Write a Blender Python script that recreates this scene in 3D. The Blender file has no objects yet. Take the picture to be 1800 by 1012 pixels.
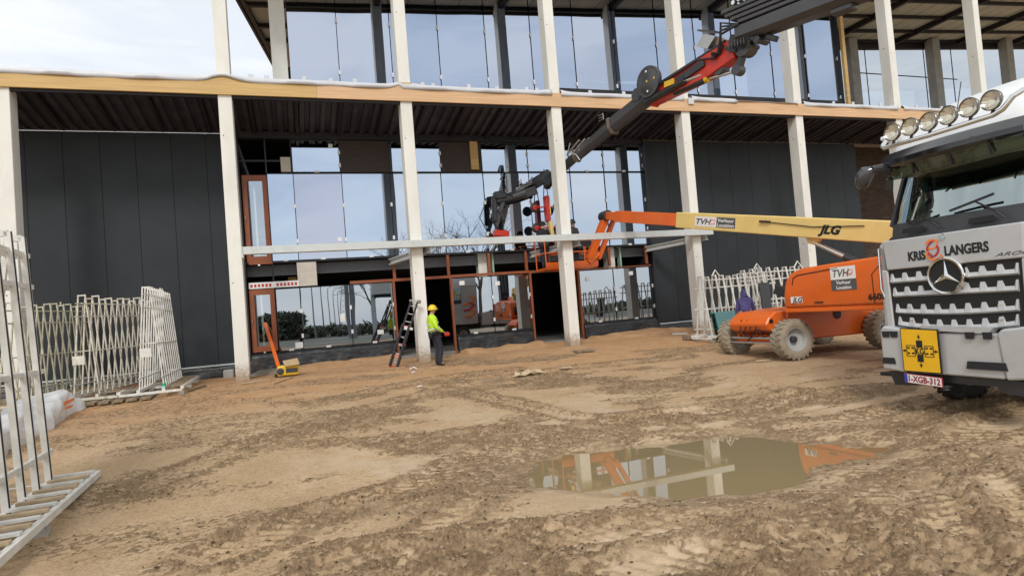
import bpy, bmesh, math, random
import numpy as np
from mathutils import Vector, Matrix
random.seed(7); rng = np.random.default_rng(7)
SC = bpy.context.scene; COL = SC.collection
rad = math.radians

# ---------------------------------------------------------------- camera
CAMZ = 1.5; FPX = 1079.81
def cam_axes(yaw, pit, rol):
    cy, sy, cp, sp = math.cos(yaw), math.sin(yaw), math.cos(pit), math.sin(pit)
    f = Vector((sy*cp, cy*cp, sp)); r = Vector((cy, -sy, 0)); u = r.cross(f)
    cr, sr = math.cos(rol), math.sin(rol)
    return r*cr+u*sr, r*(-sr)+u*cr, f
CR, CU, CF = cam_axes(rad(19.2038), rad(1.8839), rad(-4.5491))
cd = bpy.data.cameras.new('camera'); cam = bpy.data.objects.new('camera', cd); COL.objects.link(cam)
cd.sensor_width = 36; cd.lens = 36*FPX/1800; cd.clip_start = .05; cd.clip_end = 2000
cam.matrix_world = Matrix(((CR.x, CU.x, -CF.x, 0), (CR.y, CU.y, -CF.y, 0), (CR.z, CU.z, -CF.z, CAMZ), (0, 0, 0, 1)))
SC.camera = cam
# photograph-pixel helpers: measure a real position on a known plane
def ray(x, y): return CF+CR*((x-900)/FPX)-CU*((y-506)/FPX)
def onY(x, y, Y): v = ray(x, y); return Vector((0, 0, CAMZ))+v*(Y/v.y)
def onX(x, y, X): v = ray(x, y); return Vector((0, 0, CAMZ))+v*(X/v.x)
def onZ(x, y, Z): v = ray(x, y); return Vector((0, 0, CAMZ))+v*((Z-CAMZ)/v.z)

# ---------------------------------------------------------------- world, sun, exposure
SUN_EL, SUN_AZ = 42, 205      # azimuth the light comes from, clockwise from +Y
W = bpy.data.worlds.new('World'); SC.world = W; W.use_nodes = True
nt = W.node_tree; nt.nodes.clear()
def N(t, ty, **k):
    n = t.nodes.new(ty)
    for a, b in k.items(): setattr(n, a, b)
    return n
out = N(nt, 'ShaderNodeOutputWorld'); mix = N(nt, 'ShaderNodeMixShader')
sky = N(nt, 'ShaderNodeTexSky', sky_type='NISHITA', sun_disc=False); sky.sun_elevation = rad(SUN_EL); sky.sun_rotation = rad(SUN_AZ)
bg1 = N(nt, 'ShaderNodeBackground'); bg1.inputs[1].default_value = .10
bg2 = N(nt, 'ShaderNodeBackground'); bg2.inputs[1].default_value = 1.0
tc = N(nt, 'ShaderNodeTexCoord'); mp = N(nt, 'ShaderNodeMapping'); mp.inputs['Scale'].default_value = (1.2, 1.2, 4.5)
n1 = N(nt, 'ShaderNodeTexNoise'); n1.inputs['Scale'].default_value = 2.3; n1.inputs['Detail'].default_value = 6; n1.inputs['Roughness'].default_value = .55
n1.inputs['Distortion'].default_value = .4
cr = N(nt, 'ShaderNodeValToRGB'); e = cr.color_ramp.elements
e[0].position = .36; e[0].color = (.76, .80, .85, 1); e[1].position = .56; e[1].color = (.96, .97, .965, 1)
nt.links.new(tc.outputs['Generated'], mp.inputs[0]); nt.links.new(mp.outputs[0], n1.inputs[0]); nt.links.new(n1.outputs[0], cr.inputs[0])
nt.links.new(cr.outputs[0], bg2.inputs[0]); nt.links.new(sky.outputs[0], bg1.inputs[0])
mix.inputs[0].default_value = .86
nt.links.new(bg1.outputs[0], mix.inputs[1]); nt.links.new(bg2.outputs[0], mix.inputs[2]); nt.links.new(mix.outputs[0], out.inputs[0])
sl = bpy.data.lights.new('sun', 'SUN'); sl.energy = 1.5; sl.angle = rad(14); sl.color = (1, .96, .9)
so = bpy.data.objects.new('sun', sl); COL.objects.link(so)
sd = Vector((math.sin(rad(SUN_AZ))*math.cos(rad(SUN_EL)), math.cos(rad(SUN_AZ))*math.cos(rad(SUN_EL)), math.sin(rad(SUN_EL))))
so.rotation_euler = sd.to_track_quat('Z', 'Y').to_euler()
SC.view_settings.view_transform = 'Standard'; SC.view_settings.look = 'None'; SC.view_settings.gamma = 1; SC.view_settings.exposure = 0.32
SC.cycles.max_bounces = 8; SC.cycles.transparent_max_bounces = 12; SC.cycles.glossy_bounces = 5; SC.cycles.diffuse_bounces = 3
SC.cycles.sample_clamp_indirect = 6

# ---------------------------------------------------------------- materials
def mat(name, col, rough=.6, metal=0, var=.12, scale=6, bump=0, bscale=40, spec=None, dirt=None, dscale=3, damt=.5, stretch=(1, 1, 1), col2=None):
    m = bpy.data.materials.new(name); m.use_nodes = True; t = m.node_tree; b = t.nodes['Principled BSDF']
    b.inputs['Roughness'].default_value = rough; b.inputs['Metallic'].default_value = metal
    if spec is not None: b.inputs['Specular IOR Level'].default_value = spec
    co = N(t, 'ShaderNodeTexCoord'); mp = N(t, 'ShaderNodeMapping'); mp.inputs['Scale'].default_value = stretch
    t.links.new(co.outputs['Object'], mp.inputs[0])
    c = (*col, 1); c2 = (*(col2 if col2 else [min(1, v*(1-var*1.6)) for v in col]), 1)
    no = N(t, 'ShaderNodeTexNoise'); no.inputs['Scale'].default_value = scale; no.inputs['Detail'].default_value = 5; t.links.new(mp.outputs[0], no.inputs[0])
    r = N(t, 'ShaderNodeValToRGB'); r.color_ramp.elements[0].position = .35; r.color_ramp.elements[1].position = .65
    r.color_ramp.elements[0].color = c2; r.color_ramp.elements[1].color = c
    t.links.new(no.outputs[0], r.inputs[0]); last = r.outputs[0]
    if dirt:
        n2 = N(t, 'ShaderNodeTexNoise'); n2.inputs['Scale'].default_value = dscale; n2.inputs['Detail'].default_value = 8; n2.inputs['Roughness'].default_value = .7
        t.links.new(mp.outputs[0], n2.inputs[0])
        r2 = N(t, 'ShaderNodeValToRGB'); r2.color_ramp.elements[0].position = .5; r2.color_ramp.elements[1].position = .72
        r2.color_ramp.elements[0].color = (0, 0, 0, 1); r2.color_ramp.elements[1].color = (damt, damt, damt, 1)
        t.links.new(n2.outputs[0], r2.inputs[0])
        mx = N(t, 'ShaderNodeMix', data_type='RGBA'); mx.inputs[7].default_value = (*dirt, 1)
        t.links.new(r2.outputs[0], mx.inputs[0]); t.links.new(last, mx.inputs[6]); last = mx.outputs[2]
    t.links.new(last, b.inputs['Base Color'])
    if bump:
        n3 = N(t, 'ShaderNodeTexNoise'); n3.inputs['Scale'].default_value = bscale; n3.inputs['Detail'].default_value = 6; t.links.new(mp.outputs[0], n3.inputs[0])
        bp = N(t, 'ShaderNodeBump'); bp.inputs['Strength'].default_value = bump; bp.inputs['Distance'].default_value = .02
        t.links.new(n3.outputs[0], bp.inputs['Height']); t.links.new(bp.outputs[0], b.inputs['Normal'])
    return m
def pane_mat(name, gl, tr, fac, rough=0):
    m = bpy.data.materials.new(name); m.use_nodes = True; t = m.node_tree; t.nodes.clear()
    o = N(t, 'ShaderNodeOutputMaterial'); mx = N(t, 'ShaderNodeMixShader'); g = N(t, 'ShaderNodeBsdfGlossy'); tp = N(t, 'ShaderNodeBsdfTransparent')
    g.inputs['Color'].default_value = (*gl, 1); g.inputs['Roughness'].default_value = rough; tp.inputs['Color'].default_value = (*tr, 1)
    co = N(t, 'ShaderNodeTexCoord'); no = N(t, 'ShaderNodeTexNoise'); no.inputs['Scale'].default_value = .55; no.inputs['Detail'].default_value = 1
    bp = N(t, 'ShaderNodeBump'); bp.inputs['Strength'].default_value = .10; bp.inputs['Distance'].default_value = .05
    t.links.new(co.outputs['Object'], no.inputs[0]); t.links.new(no.outputs[0], bp.inputs['Height']); t.links.new(bp.outputs[0], g.inputs['Normal'])
    mx.inputs[0].default_value = fac
    t.links.new(tp.outputs[0], mx.inputs[1]); t.links.new(g.outputs[0], mx.inputs[2]); t.links.new(mx.outputs[0], o.inputs[0])
    return m
M = {}
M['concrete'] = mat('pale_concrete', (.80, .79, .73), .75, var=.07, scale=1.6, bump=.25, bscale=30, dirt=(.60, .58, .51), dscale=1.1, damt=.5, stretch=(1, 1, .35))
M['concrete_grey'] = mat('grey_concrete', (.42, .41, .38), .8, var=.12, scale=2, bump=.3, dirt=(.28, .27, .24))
M['ply_yellow'] = mat('yellow_plywood', (.62, .41, .16), .6, var=.12, scale=1.6, stretch=(.5, 3, 9), dirt=(.44, .26, .1), dscale=.9, damt=.3)
M['ply_pink'] = mat('pink_plywood', (.70, .45, .25), .6, var=.12, scale=1.6, stretch=(.5, 3, 9), dirt=(.5, .3, .14), dscale=.9, damt=.3)
M['membrane'] = mat('white_membrane', (.60, .61, .64), .45, var=.05, scale=3, bump=.3, bscale=5)
M['white_bag'] = mat('white_plastic', (.78, .78, .78), .35, var=.08, scale=8, bump=.5, bscale=14)
M['anthracite'] = mat('anthracite_cladding', (.026, .031, .036), .5, var=.1, scale=1.2, spec=.28, dirt=(.045, .048, .052), dscale=.8, damt=.35)
M['gap'] = mat('dark_joint', (.008, .008, .01), .7, var=0)
M['dark_steel'] = mat('dark_steel', (.018, .015, .018), .6, var=.15, scale=3)
M['deck'] = mat('corrugated_deck', (.058, .058, .074), .5, metal=.2, var=.2, scale=2, dirt=(.08, .078, .085), dscale=2)
M['soffit'] = mat('beige_soffit', (.66, .63, .52), .7, var=.08, scale=1)
M['black_frame'] = mat('black_frame', (.012, .012, .014), .45, var=.1)
M['copper'] = mat('copper_red_frame', (.30, .095, .042), .45, var=.12, scale=3, spec=.4)
M['brown_board'] = mat('brown_panel', (.045, .028, .02), .6, var=.2, scale=2, stretch=(1, 1, 6))
M['foil'] = mat('black_foil', (.018, .02, .024), .38, var=.2, scale=5, bump=.9, bscale=4, dirt=(.16, .13, .10), dscale=2.5, damt=.35, stretch=(1, 1, 2.5))
M['galv'] = mat('galvanised_steel', (.64, .67, .66), .5, metal=.25, var=.1, scale=5, dirt=(.36, .37, .35), dscale=5)
M['grey_steel'] = mat('grey_steel_beam', (.12, .13, .145), .5, var=.1)
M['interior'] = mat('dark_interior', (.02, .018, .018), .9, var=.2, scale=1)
M['slab'] = mat('concrete_slab', (.24, .23, .21), .7, var=.12, scale=1.5)
M['cream_board'] = mat('cream_board', (.58, .54, .47), .7, var=.06)
M['brick'] = mat('dark_brown_wall', (.075, .05, .035), .85, var=.35, scale=3, bump=.5, bscale=12, stretch=(1, 1, 3.5), dirt=(.16, .10, .06), dscale=5)
M['glass_up'] = pane_mat('glass_upper', (.50, .58, .74), (.30, .34, .34), .78)
M['glass_up_pale'] = pane_mat('glass_upper_pale', (.56, .62, .74), (.30, .34, .34), .80); M['glass_up_deep'] = pane_mat('glass_upper_deep', (.46, .55, .71), (.30, .34, .34), .77); M['glass_pale'] = pane_mat('glass_pale', (.62, .69, .80), (.32, .38, .36), .80)
M['glass_a'] = pane_mat('glass_clear', (.56, .66, .81), (.32, .38, .36), .78)
M['glass_b'] = pane_mat('glass_violet', (.54, .58, .71), (.30, .30, .33), .8)
M['glass_low'] = pane_mat('glass_low', (.60, .66, .74), (.40, .46, .42), .66)
M['glass_rear'] = pane_mat('glass_rear', (.5, .56, .63), (.60, .65, .70), .12)
M['tape'] = mat('white_tape', (.80, .80, .80), .5, var=.03)
M['redtape'] = mat('red_marks', (.50, .03, .02), .5, var=.05)
M['rack_white'] = mat('rack_white', (.74, .73, .68), .45, var=.08, scale=6, dirt=(.45, .38, .28), dscale=5, damt=.5)
M['rack_cream'] = mat('rack_cream', (.68, .65, .55), .6, var=.14, scale=5, dirt=(.22, .10, .04), dscale=6, damt=.8)
M['rack_ochre'] = mat('rack_ochre', (.60, .58, .44), .6, var=.14, scale=5, dirt=(.20, .12, .06), dscale=6, damt=.7)
M['rubber'] = mat('black_rubber', (.015, .015, .02), .55, var=.1)
M['wood'] = mat('weathered_wood', (.30, .22, .14), .85, var=.25, scale=3, stretch=(6, 1, 1), bump=.3)
M['wood_pale'] = mat('pale_wood', (.56, .43, .27), .75, var=.15, scale=4)
M['cardboard'] = mat('cardboard', (.50, .35, .20), .8, var=.1, scale=5)
M['orange'] = mat('lift_orange', (.78, .145, .018), .32, var=.06, scale=2, spec=.5, dirt=(.42, .16, .06), dscale=2.2, damt=.35)
M['cream'] = mat('lift_cream', (.80, .59, .21), .4, var=.04, scale=2, dirt=(.50, .38, .2), dscale=2.5, damt=.25)
M['tyre_grey'] = mat('muddy_tyre', (.36, .31, .23), .85, var=.2, scale=4, bump=.5, bscale=25, dirt=(.25, .19, .12), dscale=4)
M['rim_grey'] = mat('grey_rim', (.45, .46, .46), .5, var=.08, dirt=(.38, .3, .22), dscale=4)
M['tyre_black'] = mat('black_tyre', (.035, .03, .027), .8, var=.2, bump=.4, dirt=(.15, .11, .07), dscale=4)
M['black_paint'] = mat('black_paint', (.022, .022, .025), .35, var=.15, scale=3, spec=.6, dirt=(.07, .06, .055), dscale=3)
M['graph'] = mat('graphite_paint', (.05, .05, .055), .35, var=.1, scale=3, spec=.6)
M['red_paint'] = mat('crane_red', (.56, .030, .012), .35, var=.12, scale=4, dirt=(.2, .03, .02), dscale=4)
M['chrome'] = mat('chrome', (.72, .72, .70), .12, metal=1, var=.03)
M['rod'] = mat('steel_rod', (.55, .54, .52), .25, metal=.9, var=.05)
M['silver'] = mat('truck_silver', (.52, .525, .53), .26, metal=.18, var=.03, scale=2, spec=.6, dirt=(.36, .33, .28), dscale=3, damt=.3)
M['white_paint'] = mat('white_paint', (.78, .79, .80), .3, var=.03, spec=.6)
M['grey_plastic'] = mat('grey_plastic', (.040, .042, .046), .5, var=.08)
M['yellow'] = mat('sign_yellow', (.85, .48, .012), .4, var=.04)
M['yellow_mach'] = mat('machine_yellow', (.75, .48, .015), .4, var=.08, dirt=(.3, .2, .05))
M['black'] = mat('matte_black', (.01, .01, .01), .6, var=0)
M['white'] = mat('plate_white', (.80, .80, .78), .4, var=.02)
M['darkred'] = mat('plate_red', (.30, .015, .02), .5, var=0)
M['logo_red'] = mat('logo_red', (.50, .02, .03), .4, var=0); M['logo_orange'] = mat('logo_orange', (.85, .22, .02), .4, var=0)
M['blue'] = mat('plate_blue', (.02, .06, .45), .4, var=0)
M['sign_grey'] = mat('sign_grey', (.09, .09, .10), .5, var=.03)
M['logo_pink'] = mat('logo_pink', (.75, .25, .25), .5, var=0)
M['hivis'] = mat('hivis_yellow', (.55, .85, .03), .7, var=.1, scale=14, bump=.4, bscale=18)
M['reflect'] = mat('reflective_tape', (.6, .63, .62), .4, var=.03)
M['navy'] = mat('navy_trousers', (.028, .028, .045), .85, var=.2, scale=14, bump=.4, bscale=25)
M['purple'] = mat('purple_hoodie', (.11, .085, .25), .85, var=.2, scale=12, bump=.4, bscale=20)
M['khaki'] = mat('khaki_trousers', (.16, .13, .10), .85, var=.15)
M['black_cloth'] = mat('black_cloth', (.015, .015, .018), .85, var=.2, scale=10, bump=.4)
M['skin'] = mat('skin', (.50, .28, .19), .55, var=.06)
M['helmet'] = mat('yellow_helmet', (.80, .55, .01), .3, var=.03)
M['boot'] = mat('boot', (.02, .02, .025), .6, var=.1)
M['hair'] = mat('dark_hair', (.02, .014, .01), .7)
M['green_glass'] = pane_mat('green_glass', (.5, .7, .68), (.35, .6, .55), .25)
M['windshield'] = pane_mat('windshield_glass', (.50, .57, .56), (.50, .66, .60), .70)
M['pale_green'] = mat('pale_green_trim', (.35, .55, .42), .5, var=.05)
M['bark'] = mat('bark', (.09, .075, .055), .9, var=.3, scale=5, bump=.4)
M['bush'] = mat('bush_leaf', (.15, .165, .11), .8, var=.4, scale=2)
M['lamp_pole'] = mat('grey_pole', (.25, .26, .27), .5, var=.05)
M['lens'] = mat('lamp_reflector', (.85, .84, .80), .08, metal=1, var=.02)
M['stone'] = mat('stone', (.30, .26, .2), .85, var=.2, bump=.3)
M['bottle_green'] = mat('bottle_green', (.02, .30, .15), .2, var=.02)
M['bottle_teal'] = mat('bottle_label', (.25, .62, .60), .4, var=.05)

def splash(m, zc, col=(.30, .205, .12)):
    t = m.node_tree; b = t.nodes['Principled BSDF']; src = b.inputs['Base Color'].links[0].from_socket
    co = N(t, 'ShaderNodeTexCoord'); sp = N(t, 'ShaderNodeSeparateXYZ'); t.links.new(co.outputs['Object'], sp.inputs[0])
    no = N(t, 'ShaderNodeTexNoise'); no.inputs['Scale'].default_value = 9; no.inputs['Detail'].default_value = 7; no.inputs['Roughness'].default_value = .7; t.links.new(co.outputs['Object'], no.inputs[0])
    a = N(t, 'ShaderNodeMath', operation='MULTIPLY_ADD'); t.links.new(no.outputs[0], a.inputs[0]); a.inputs[1].default_value = -.9; t.links.new(sp.outputs[2], a.inputs[2])
    r = N(t, 'ShaderNodeMapRange'); r.inputs[1].default_value = zc-.62; r.inputs[2].default_value = zc-.20; r.inputs[3].default_value = .85; r.inputs[4].default_value = 0; t.links.new(a.outputs[0], r.inputs[0])
    mx = N(t, 'ShaderNodeMix', data_type='RGBA'); t.links.new(r.outputs[0], mx.inputs[0]); t.links.new(src, mx.inputs[6]); mx.inputs[7].default_value = (*col, 1); t.links.new(mx.outputs[2], b.inputs['Base Color'])
splash(M['concrete'], .28); 
# ---------------------------------------------------------------- mesh helpers
ORG = {}
def empty(name, loc, rz=0, label=None, cat=None, group=None):
    o = bpy.data.objects.new(name, None); COL.objects.link(o); o.location = loc; o.rotation_euler = (0, 0, rz); o.empty_display_size = .2
    ORG[o.name] = Vector(loc)
    if label: tag(o, label, cat, group)
    return o
def tag(o, label=None, cat=None, group=None, kind=None):
    if label: o['label'] = label
    if cat: o['category'] = cat
    if group: o['group'] = group
    if kind: o['kind'] = kind
    return o
class MB:
    def __init__(s): s.v = []; s.f = []
    def add(s, vs, fs):
        n = len(s.v); s.v += [Vector(p) for p in vs]; s.f += [tuple(i+n for i in f) for f in fs]; return s
    def box(s, x0, x1, y0, y1, z0, z1):
        return s.add([(x0, y0, z0), (x1, y0, z0), (x1, y1, z0), (x0, y1, z0), (x0, y0, z1), (x1, y0, z1), (x1, y1, z1), (x0, y1, z1)],
                     [(0, 3, 2, 1), (4, 5, 6, 7), (0, 1, 5, 4), (1, 2, 6, 5), (2, 3, 7, 6), (3, 0, 4, 7)])
    def bar(s, p, q, w, h=None, up=(0, 0, 1), w2=None, h2=None):
        p, q = Vector(p), Vector(q); h = h or w; w2 = w2 or w; h2 = h2 or h
        d = (q-p).normalized(); up = Vector(up)
        if abs(d.dot(up)) > .98: up = Vector((1, 0, 0)) if abs(d.x) < .9 else Vector((0, 1, 0))
        a = d.cross(up).normalized(); b = a.cross(d).normalized()
        vs = []
        for c, ww, hh in ((p, w, h), (q, w2, h2)):
            vs += [c-a*ww/2-b*hh/2, c+a*ww/2-b*hh/2, c+a*ww/2+b*hh/2, c-a*ww/2+b*hh/2]
        return s.add(vs, [(0, 3, 2, 1), (4, 5, 6, 7), (0, 1, 5, 4), (1, 2, 6, 5), (2, 3, 7, 6), (3, 0, 4, 7)])
    def tube(s, pts, r, n=8, caps=True):
        pts = [Vector(p) for p in pts]; rs = r if isinstance(r, (list, tuple)) else [r]*len(pts)
        vs = []; fs = []; a = None
        for i, p in enumerate(pts):
            d = (pts[min(i+1, len(pts)-1)]-pts[max(i-1, 0)]).normalized()
            if a is None:
                t = Vector((0, 0, 1)) if abs(d.z) < .9 else Vector((1, 0, 0)); a = d.cross(t).normalized()
            else: a = (a-d*a.dot(d)).normalized()
            b = d.cross(a)
            for k in range(n):
                th = 2*math.pi*k/n; vs.append(p+(a*math.cos(th)+b*math.sin(th))*rs[i])
        for i in range(len(pts)-1):
            for k in range(n):
                k2 = (k+1) % n; fs.append((i*n+k, i*n+k2, (i+1)*n+k2, (i+1)*n+k))
        if caps: fs.append(tuple(range(n-1, -1, -1))); fs.append(tuple((len(pts)-1)*n+k for k in range(n)))
        return s.add(vs, fs)
    def prism(s, poly, vec):      # poly: list of 3D points, extruded by vec
        n = len(poly); p = [Vector(a) for a in poly]; q = [a+Vector(vec) for a in p]
        return s.add(p+q, [tuple(range(n-1, -1, -1)), tuple(range(n, 2*n))]+[(i, (i+1) % n, n+(i+1) % n, n+i) for i in range(n)])
    def lathe(s, c, ax, prof, n=20):   # prof: list of (offset along axis, radius)
        c = Vector(c); ax = Vector(ax).normalized(); t = Vector((0, 0, 1)) if abs(ax.z) < .9 else Vector((1, 0, 0))
        a = ax.cross(t).normalized(); b = ax.cross(a); vs = []; fs = []
        for (h, r) in prof:
            for k in range(n):
                th = 2*math.pi*k/n; vs.append(c+ax*h+(a*math.cos(th)+b*math.sin(th))*max(r, 1e-4))
        for i in range(len(prof)-1):
            for k in range(n):
                k2 = (k+1) % n; fs.append((i*n+k, i*n+k2, (i+1)*n+k2, (i+1)*n+k))
        return s.add(vs, fs)
    def loft(s, rings, caps=True):
        n = len(rings[0]); vs = [p for r in rings for p in r]; fs = []
        for i in range(len(rings)-1):
            for k in range(n):
                k2 = (k+1) % n; fs.append((i*n+k, i*n+k2, (i+1)*n+k2, (i+1)*n+k))
        if caps: fs.append(tuple(range(n-1, -1, -1))); fs.append(tuple((len(rings)-1)*n+k for k in range(n)))
        return s.add(vs, fs)
    def ball(s, c, r, sc=(1, 1, 1), seg=10):
        c = Vector(c); vs = []; fs = []; R = seg//2
        for i in range(R+1):
            ph = math.pi*i/R
            for k in range(seg):
                th = 2*math.pi*k/seg; vs.append(c+Vector((math.sin(ph)*math.cos(th)*sc[0], math.sin(ph)*math.sin(th)*sc[1], math.cos(ph)*sc[2]))*r)
        for i in range(R):
            for k in range(seg):
                k2 = (k+1) % seg; fs.append((i*seg+k, i*seg+k2, (i+1)*seg+k2, (i+1)*seg+k))
        return s.add(vs, fs)
    def build(s, name, m, parent=None, smooth=False, bevel=0, bseg=1):
        me = bpy.data.meshes.new(name); o = Vector((0, 0, 0))
        if parent is not None:
            p = parent
            while p.parent: p = p.parent
            o = ORG.get(p.name, Vector((0, 0, 0)))
        me.from_pydata([tuple(v-o) for v in s.v], [], s.f); 
        me.materials.append(M[m] if isinstance(m, str) else m)
        bm = bmesh.new(); bm.from_mesh(me); bmesh.ops.remove_doubles(bm, verts=bm.verts, dist=1e-5); bmesh.ops.recalc_face_normals(bm, faces=bm.faces)
        if bevel:
            bmesh.ops.bevel(bm, geom=[e for e in bm.edges if e.is_manifold and e.calc_face_angle(0) > .5], offset=bevel, segments=bseg, affect='EDGES', profile=.5)
        bm.to_mesh(me); bm.free()
        if smooth:
            me.polygons.foreach_set('use_smooth', [True]*len(me.polygons))
            try: me.set_sharp_from_angle(angle=rad(38))
            except Exception: pass
        ob = bpy.data.objects.new(name, me); COL.objects.link(ob)
        if parent is not None: ob.parent = parent
        return ob
def box(name, m, parent, *a, bevel=0, **k): return MB().box(*a).build(name, m, parent, bevel=bevel, **k)
def text(name, s, m, parent, org, ux, uy, h, depth=.004, shear=0, bold=0, xs=1.0, align='LEFT'):
    cu = bpy.data.curves.new('t', 'FONT'); cu.body = s; cu.size = 1; cu.extrude = 0; cu.offset = bold; cu.shear = shear; cu.resolution_u = 3
    ob = bpy.data.objects.new('t', cu); COL.objects.link(ob); dg = bpy.context.evaluated_depsgraph_get()
    me = bpy.data.meshes.new_from_object(ob.evaluated_get(dg)); bpy.data.objects.remove(ob); bpy.data.curves.remove(cu)
    co = np.array([v.co[:] for v in me.vertices]); x0 = co[:, 0].min(); w = co[:, 0].max()-x0; hh = co[:, 1].max(); 
    sc = h/max(hh, .5); ux = Vector(ux).normalized(); uy = Vector(uy).normalized(); nz = ux.cross(uy)
    off = {'LEFT': 0, 'CENTER': w/2, 'RIGHT': w}[align]
    mb = MB(); base = [Vector(org)+ux*((c[0]-x0-off)*sc*xs)+uy*(c[1]*sc) for c in co]
    n = len(base); fs = [tuple(p.vertices) for p in me.polygons]
    mb.add(base+[b+nz*depth for b in base], fs+[tuple(i+n for i in f) for f in fs])
    # side walls along boundary edges
    from collections import Counter
    ec = Counter(); 
    for f in fs:
        for i in range(len(f)): ec[tuple(sorted((f[i], f[(i+1) % len(f)])))] += 1
    mb.f += [(a, b, b+n, a+n) for (a, b), c in ec.items() if c == 1]
    bpy.data.meshes.remove(me)
    return mb.build(name, m, parent), w*sc*xs
def skinmesh(pts, rads, edges, root=0, sub=1):
    me = bpy.data.meshes.new('sk'); me.from_pydata([tuple(p) for p in pts], edges, []); ob = bpy.data.objects.new('sk', me); COL.objects.link(ob)
    md = ob.modifiers.new('s', 'SKIN'); md.use_smooth_shade = True; sv = me.skin_vertices[0].data
    for i, r in enumerate(rads):
        sv[i].radius = (r if isinstance(r, tuple) else (r, r)); sv[i].use_root = (i == root)
    if sub: m2 = ob.modifiers.new('ss', 'SUBSURF'); m2.levels = sub; m2.render_levels = sub
    dg = bpy.context.evaluated_depsgraph_get(); r = bpy.data.meshes.new_from_object(ob.evaluated_get(dg)); bpy.data.objects.remove(ob); bpy.data.meshes.remove(me)
    return r
def link_mesh(name, me, m, parent):
    me.name = name; me.materials.clear(); me.materials.append(M[m] if isinstance(m, str) else m)
    me.polygons.foreach_set('use_smooth', [True]*len(me.polygons))
    o = bpy.data.objects.new(name, me); COL.objects.link(o); o.parent = parent; return o
def copy_tree(o, parent=None):
    c = o.copy(); COL.objects.link(c)
    if parent is not None: c.parent = parent
    for ch in list(o.children): copy_tree(ch, c)
    return c

# ---------------------------------------------------------------- ground
def hsh(ix, iy, sd):
    n = (ix.astype(np.int64)*374761393+iy.astype(np.int64)*668265263+sd*1442695041) & 0x7fffffff
    n = ((n ^ (n >> 13))*1274126177) & 0x7fffffff
    return ((n ^ (n >> 16)) & 0xffffff)/float(0xffffff)
def vn(x, y, sd=0):
    ix = np.floor(x); iy = np.floor(y); fx = x-ix; fy = y-iy; fx = fx*fx*(3-2*fx); fy = fy*fy*(3-2*fy)
    return (hsh(ix, iy, sd)*(1-fx)+hsh(ix+1, iy, sd)*fx)*(1-fy)+(hsh(ix, iy+1, sd)*(1-fx)+hsh(ix+1, iy+1, sd)*fx)*fy
def fbm(x, y, o=4, sd=0, g=.5):
    a = 1; s = 0; t = 0
    for i in range(o): s = s+a*vn(x*2**i+17*i, y*2**i+5*i, sd+i); t += a; a *= g
    return s/t
def sstep(a, b, x): t = np.clip((x-a)/(b-a), 0, 1); return t*t*(3-2*t)
WATER = -.66
PUD = [(905, 825), (960, 808), (1020, 797), (1130, 786), (1250, 771), (1330, 768), (1400, 775), (1470, 778), (1552, 788), (1540, 806), (1440, 830), (1420, 850), (1340, 868), (1200, 873), (1060, 872), (950, 858), (925, 842)]
PUDW = [tuple(onZ(x, y, WATER))[:2] for x, y in PUD]
def poly_sd(x, y, P):
    d = np.full(x.shape, 1e9); ins = np.zeros(x.shape, bool); n = len(P)
    for i in range(n):
        ax, ay = P[i]; bx, by = P[(i+1) % n]; ex, ey = bx-ax, by-ay
        t = np.clip(((x-ax)*ex+(y-ay)*ey)/(ex*ex+ey*ey), 0, 1); d = np.minimum(d, (x-ax-t*ex)**2+(y-ay-t*ey)**2)
        c = ((ay > y) != (by > y)) & (x < (bx-ax)*(y-ay)/(by-ay+1e-12)+ax); ins ^= c
    d = np.sqrt(d); return np.where(ins, -d, d)
TRACKS = [([(470, 790), (620, 745), (800, 700), (1000, 668), (1200, 645)], .30, .03, 0), ([(560, 730), (760, 690), (900, 672)], .25, .03, 0),
          ([(600, 975), (800, 950), (1000, 925), (1200, 895), (1420, 838), (1700, 760), (1830, 728)], .34, .07, 1),
          ([(1830, 690), (1600, 722), (1400, 742), (1250, 756)], .30, .05, 1),
          ([(1445, 872), (1430, 935), (1450, 1030)], .30, .06, 1), ([(1630, 840), (1670, 920), (1760, 1030)], .32, .07, 1),
          ([(1700, 800), (1790, 880), (1850, 960)], .3, .05, 1),
          ([(380, 960), (560, 900), (720, 850), (860, 790), (1100, 738), (1400, 700)], .34, .05, 1),
          ([(1000, 1020), (1250, 960), (1500, 935), (1830, 985)], .34, .06, 1), ([(250, 860), (420, 800), (600, 770), (760, 790)], .3, .03, 0)]
TRACKS += [([(1830, 712), (1500, 752), (1250, 752), (1000, 735), (760, 700)], .22, .035, 1), ([(700, 1030), (740, 930), (860, 850), (1000, 772), (1300, 715), (1560, 690)], .24, .04, 1), ([(1560, 1030), (1500, 930), (1540, 860), (1700, 790)], .28, .05, 1)]
TRW = [([tuple(onZ(x, y, -.5))[:2] for x, y in p], w, d, l) for p, w, d, l in TRACKS]
def base_h(x, y):
    h = -.57+.57*np.clip((y-8)/10.5, 0, 1)+.14*sstep(7.2, 9.2, x)*(1-sstep(9, 14, y))
    h = h+.40*(1-sstep(1.6, 4.2, np.hypot(x, y)))
    h = h+.06*(fbm(x*.35+3, y*.35, 3, 11)-.5)
    # loose heap along the foot of the facade
    h = h+sstep(20.6, 21.6, y)*(1-sstep(21.9, 22.4, y))*(.12+.30*(fbm(x*.9, y*.9, 3, 31)-.3))*sstep(-1.2, .3, x)*(1-((x > 3.2) & (x < 5.5))*.9)*(1-((x > 8.6) & (x < 10.7))*.6)
    return h
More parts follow.
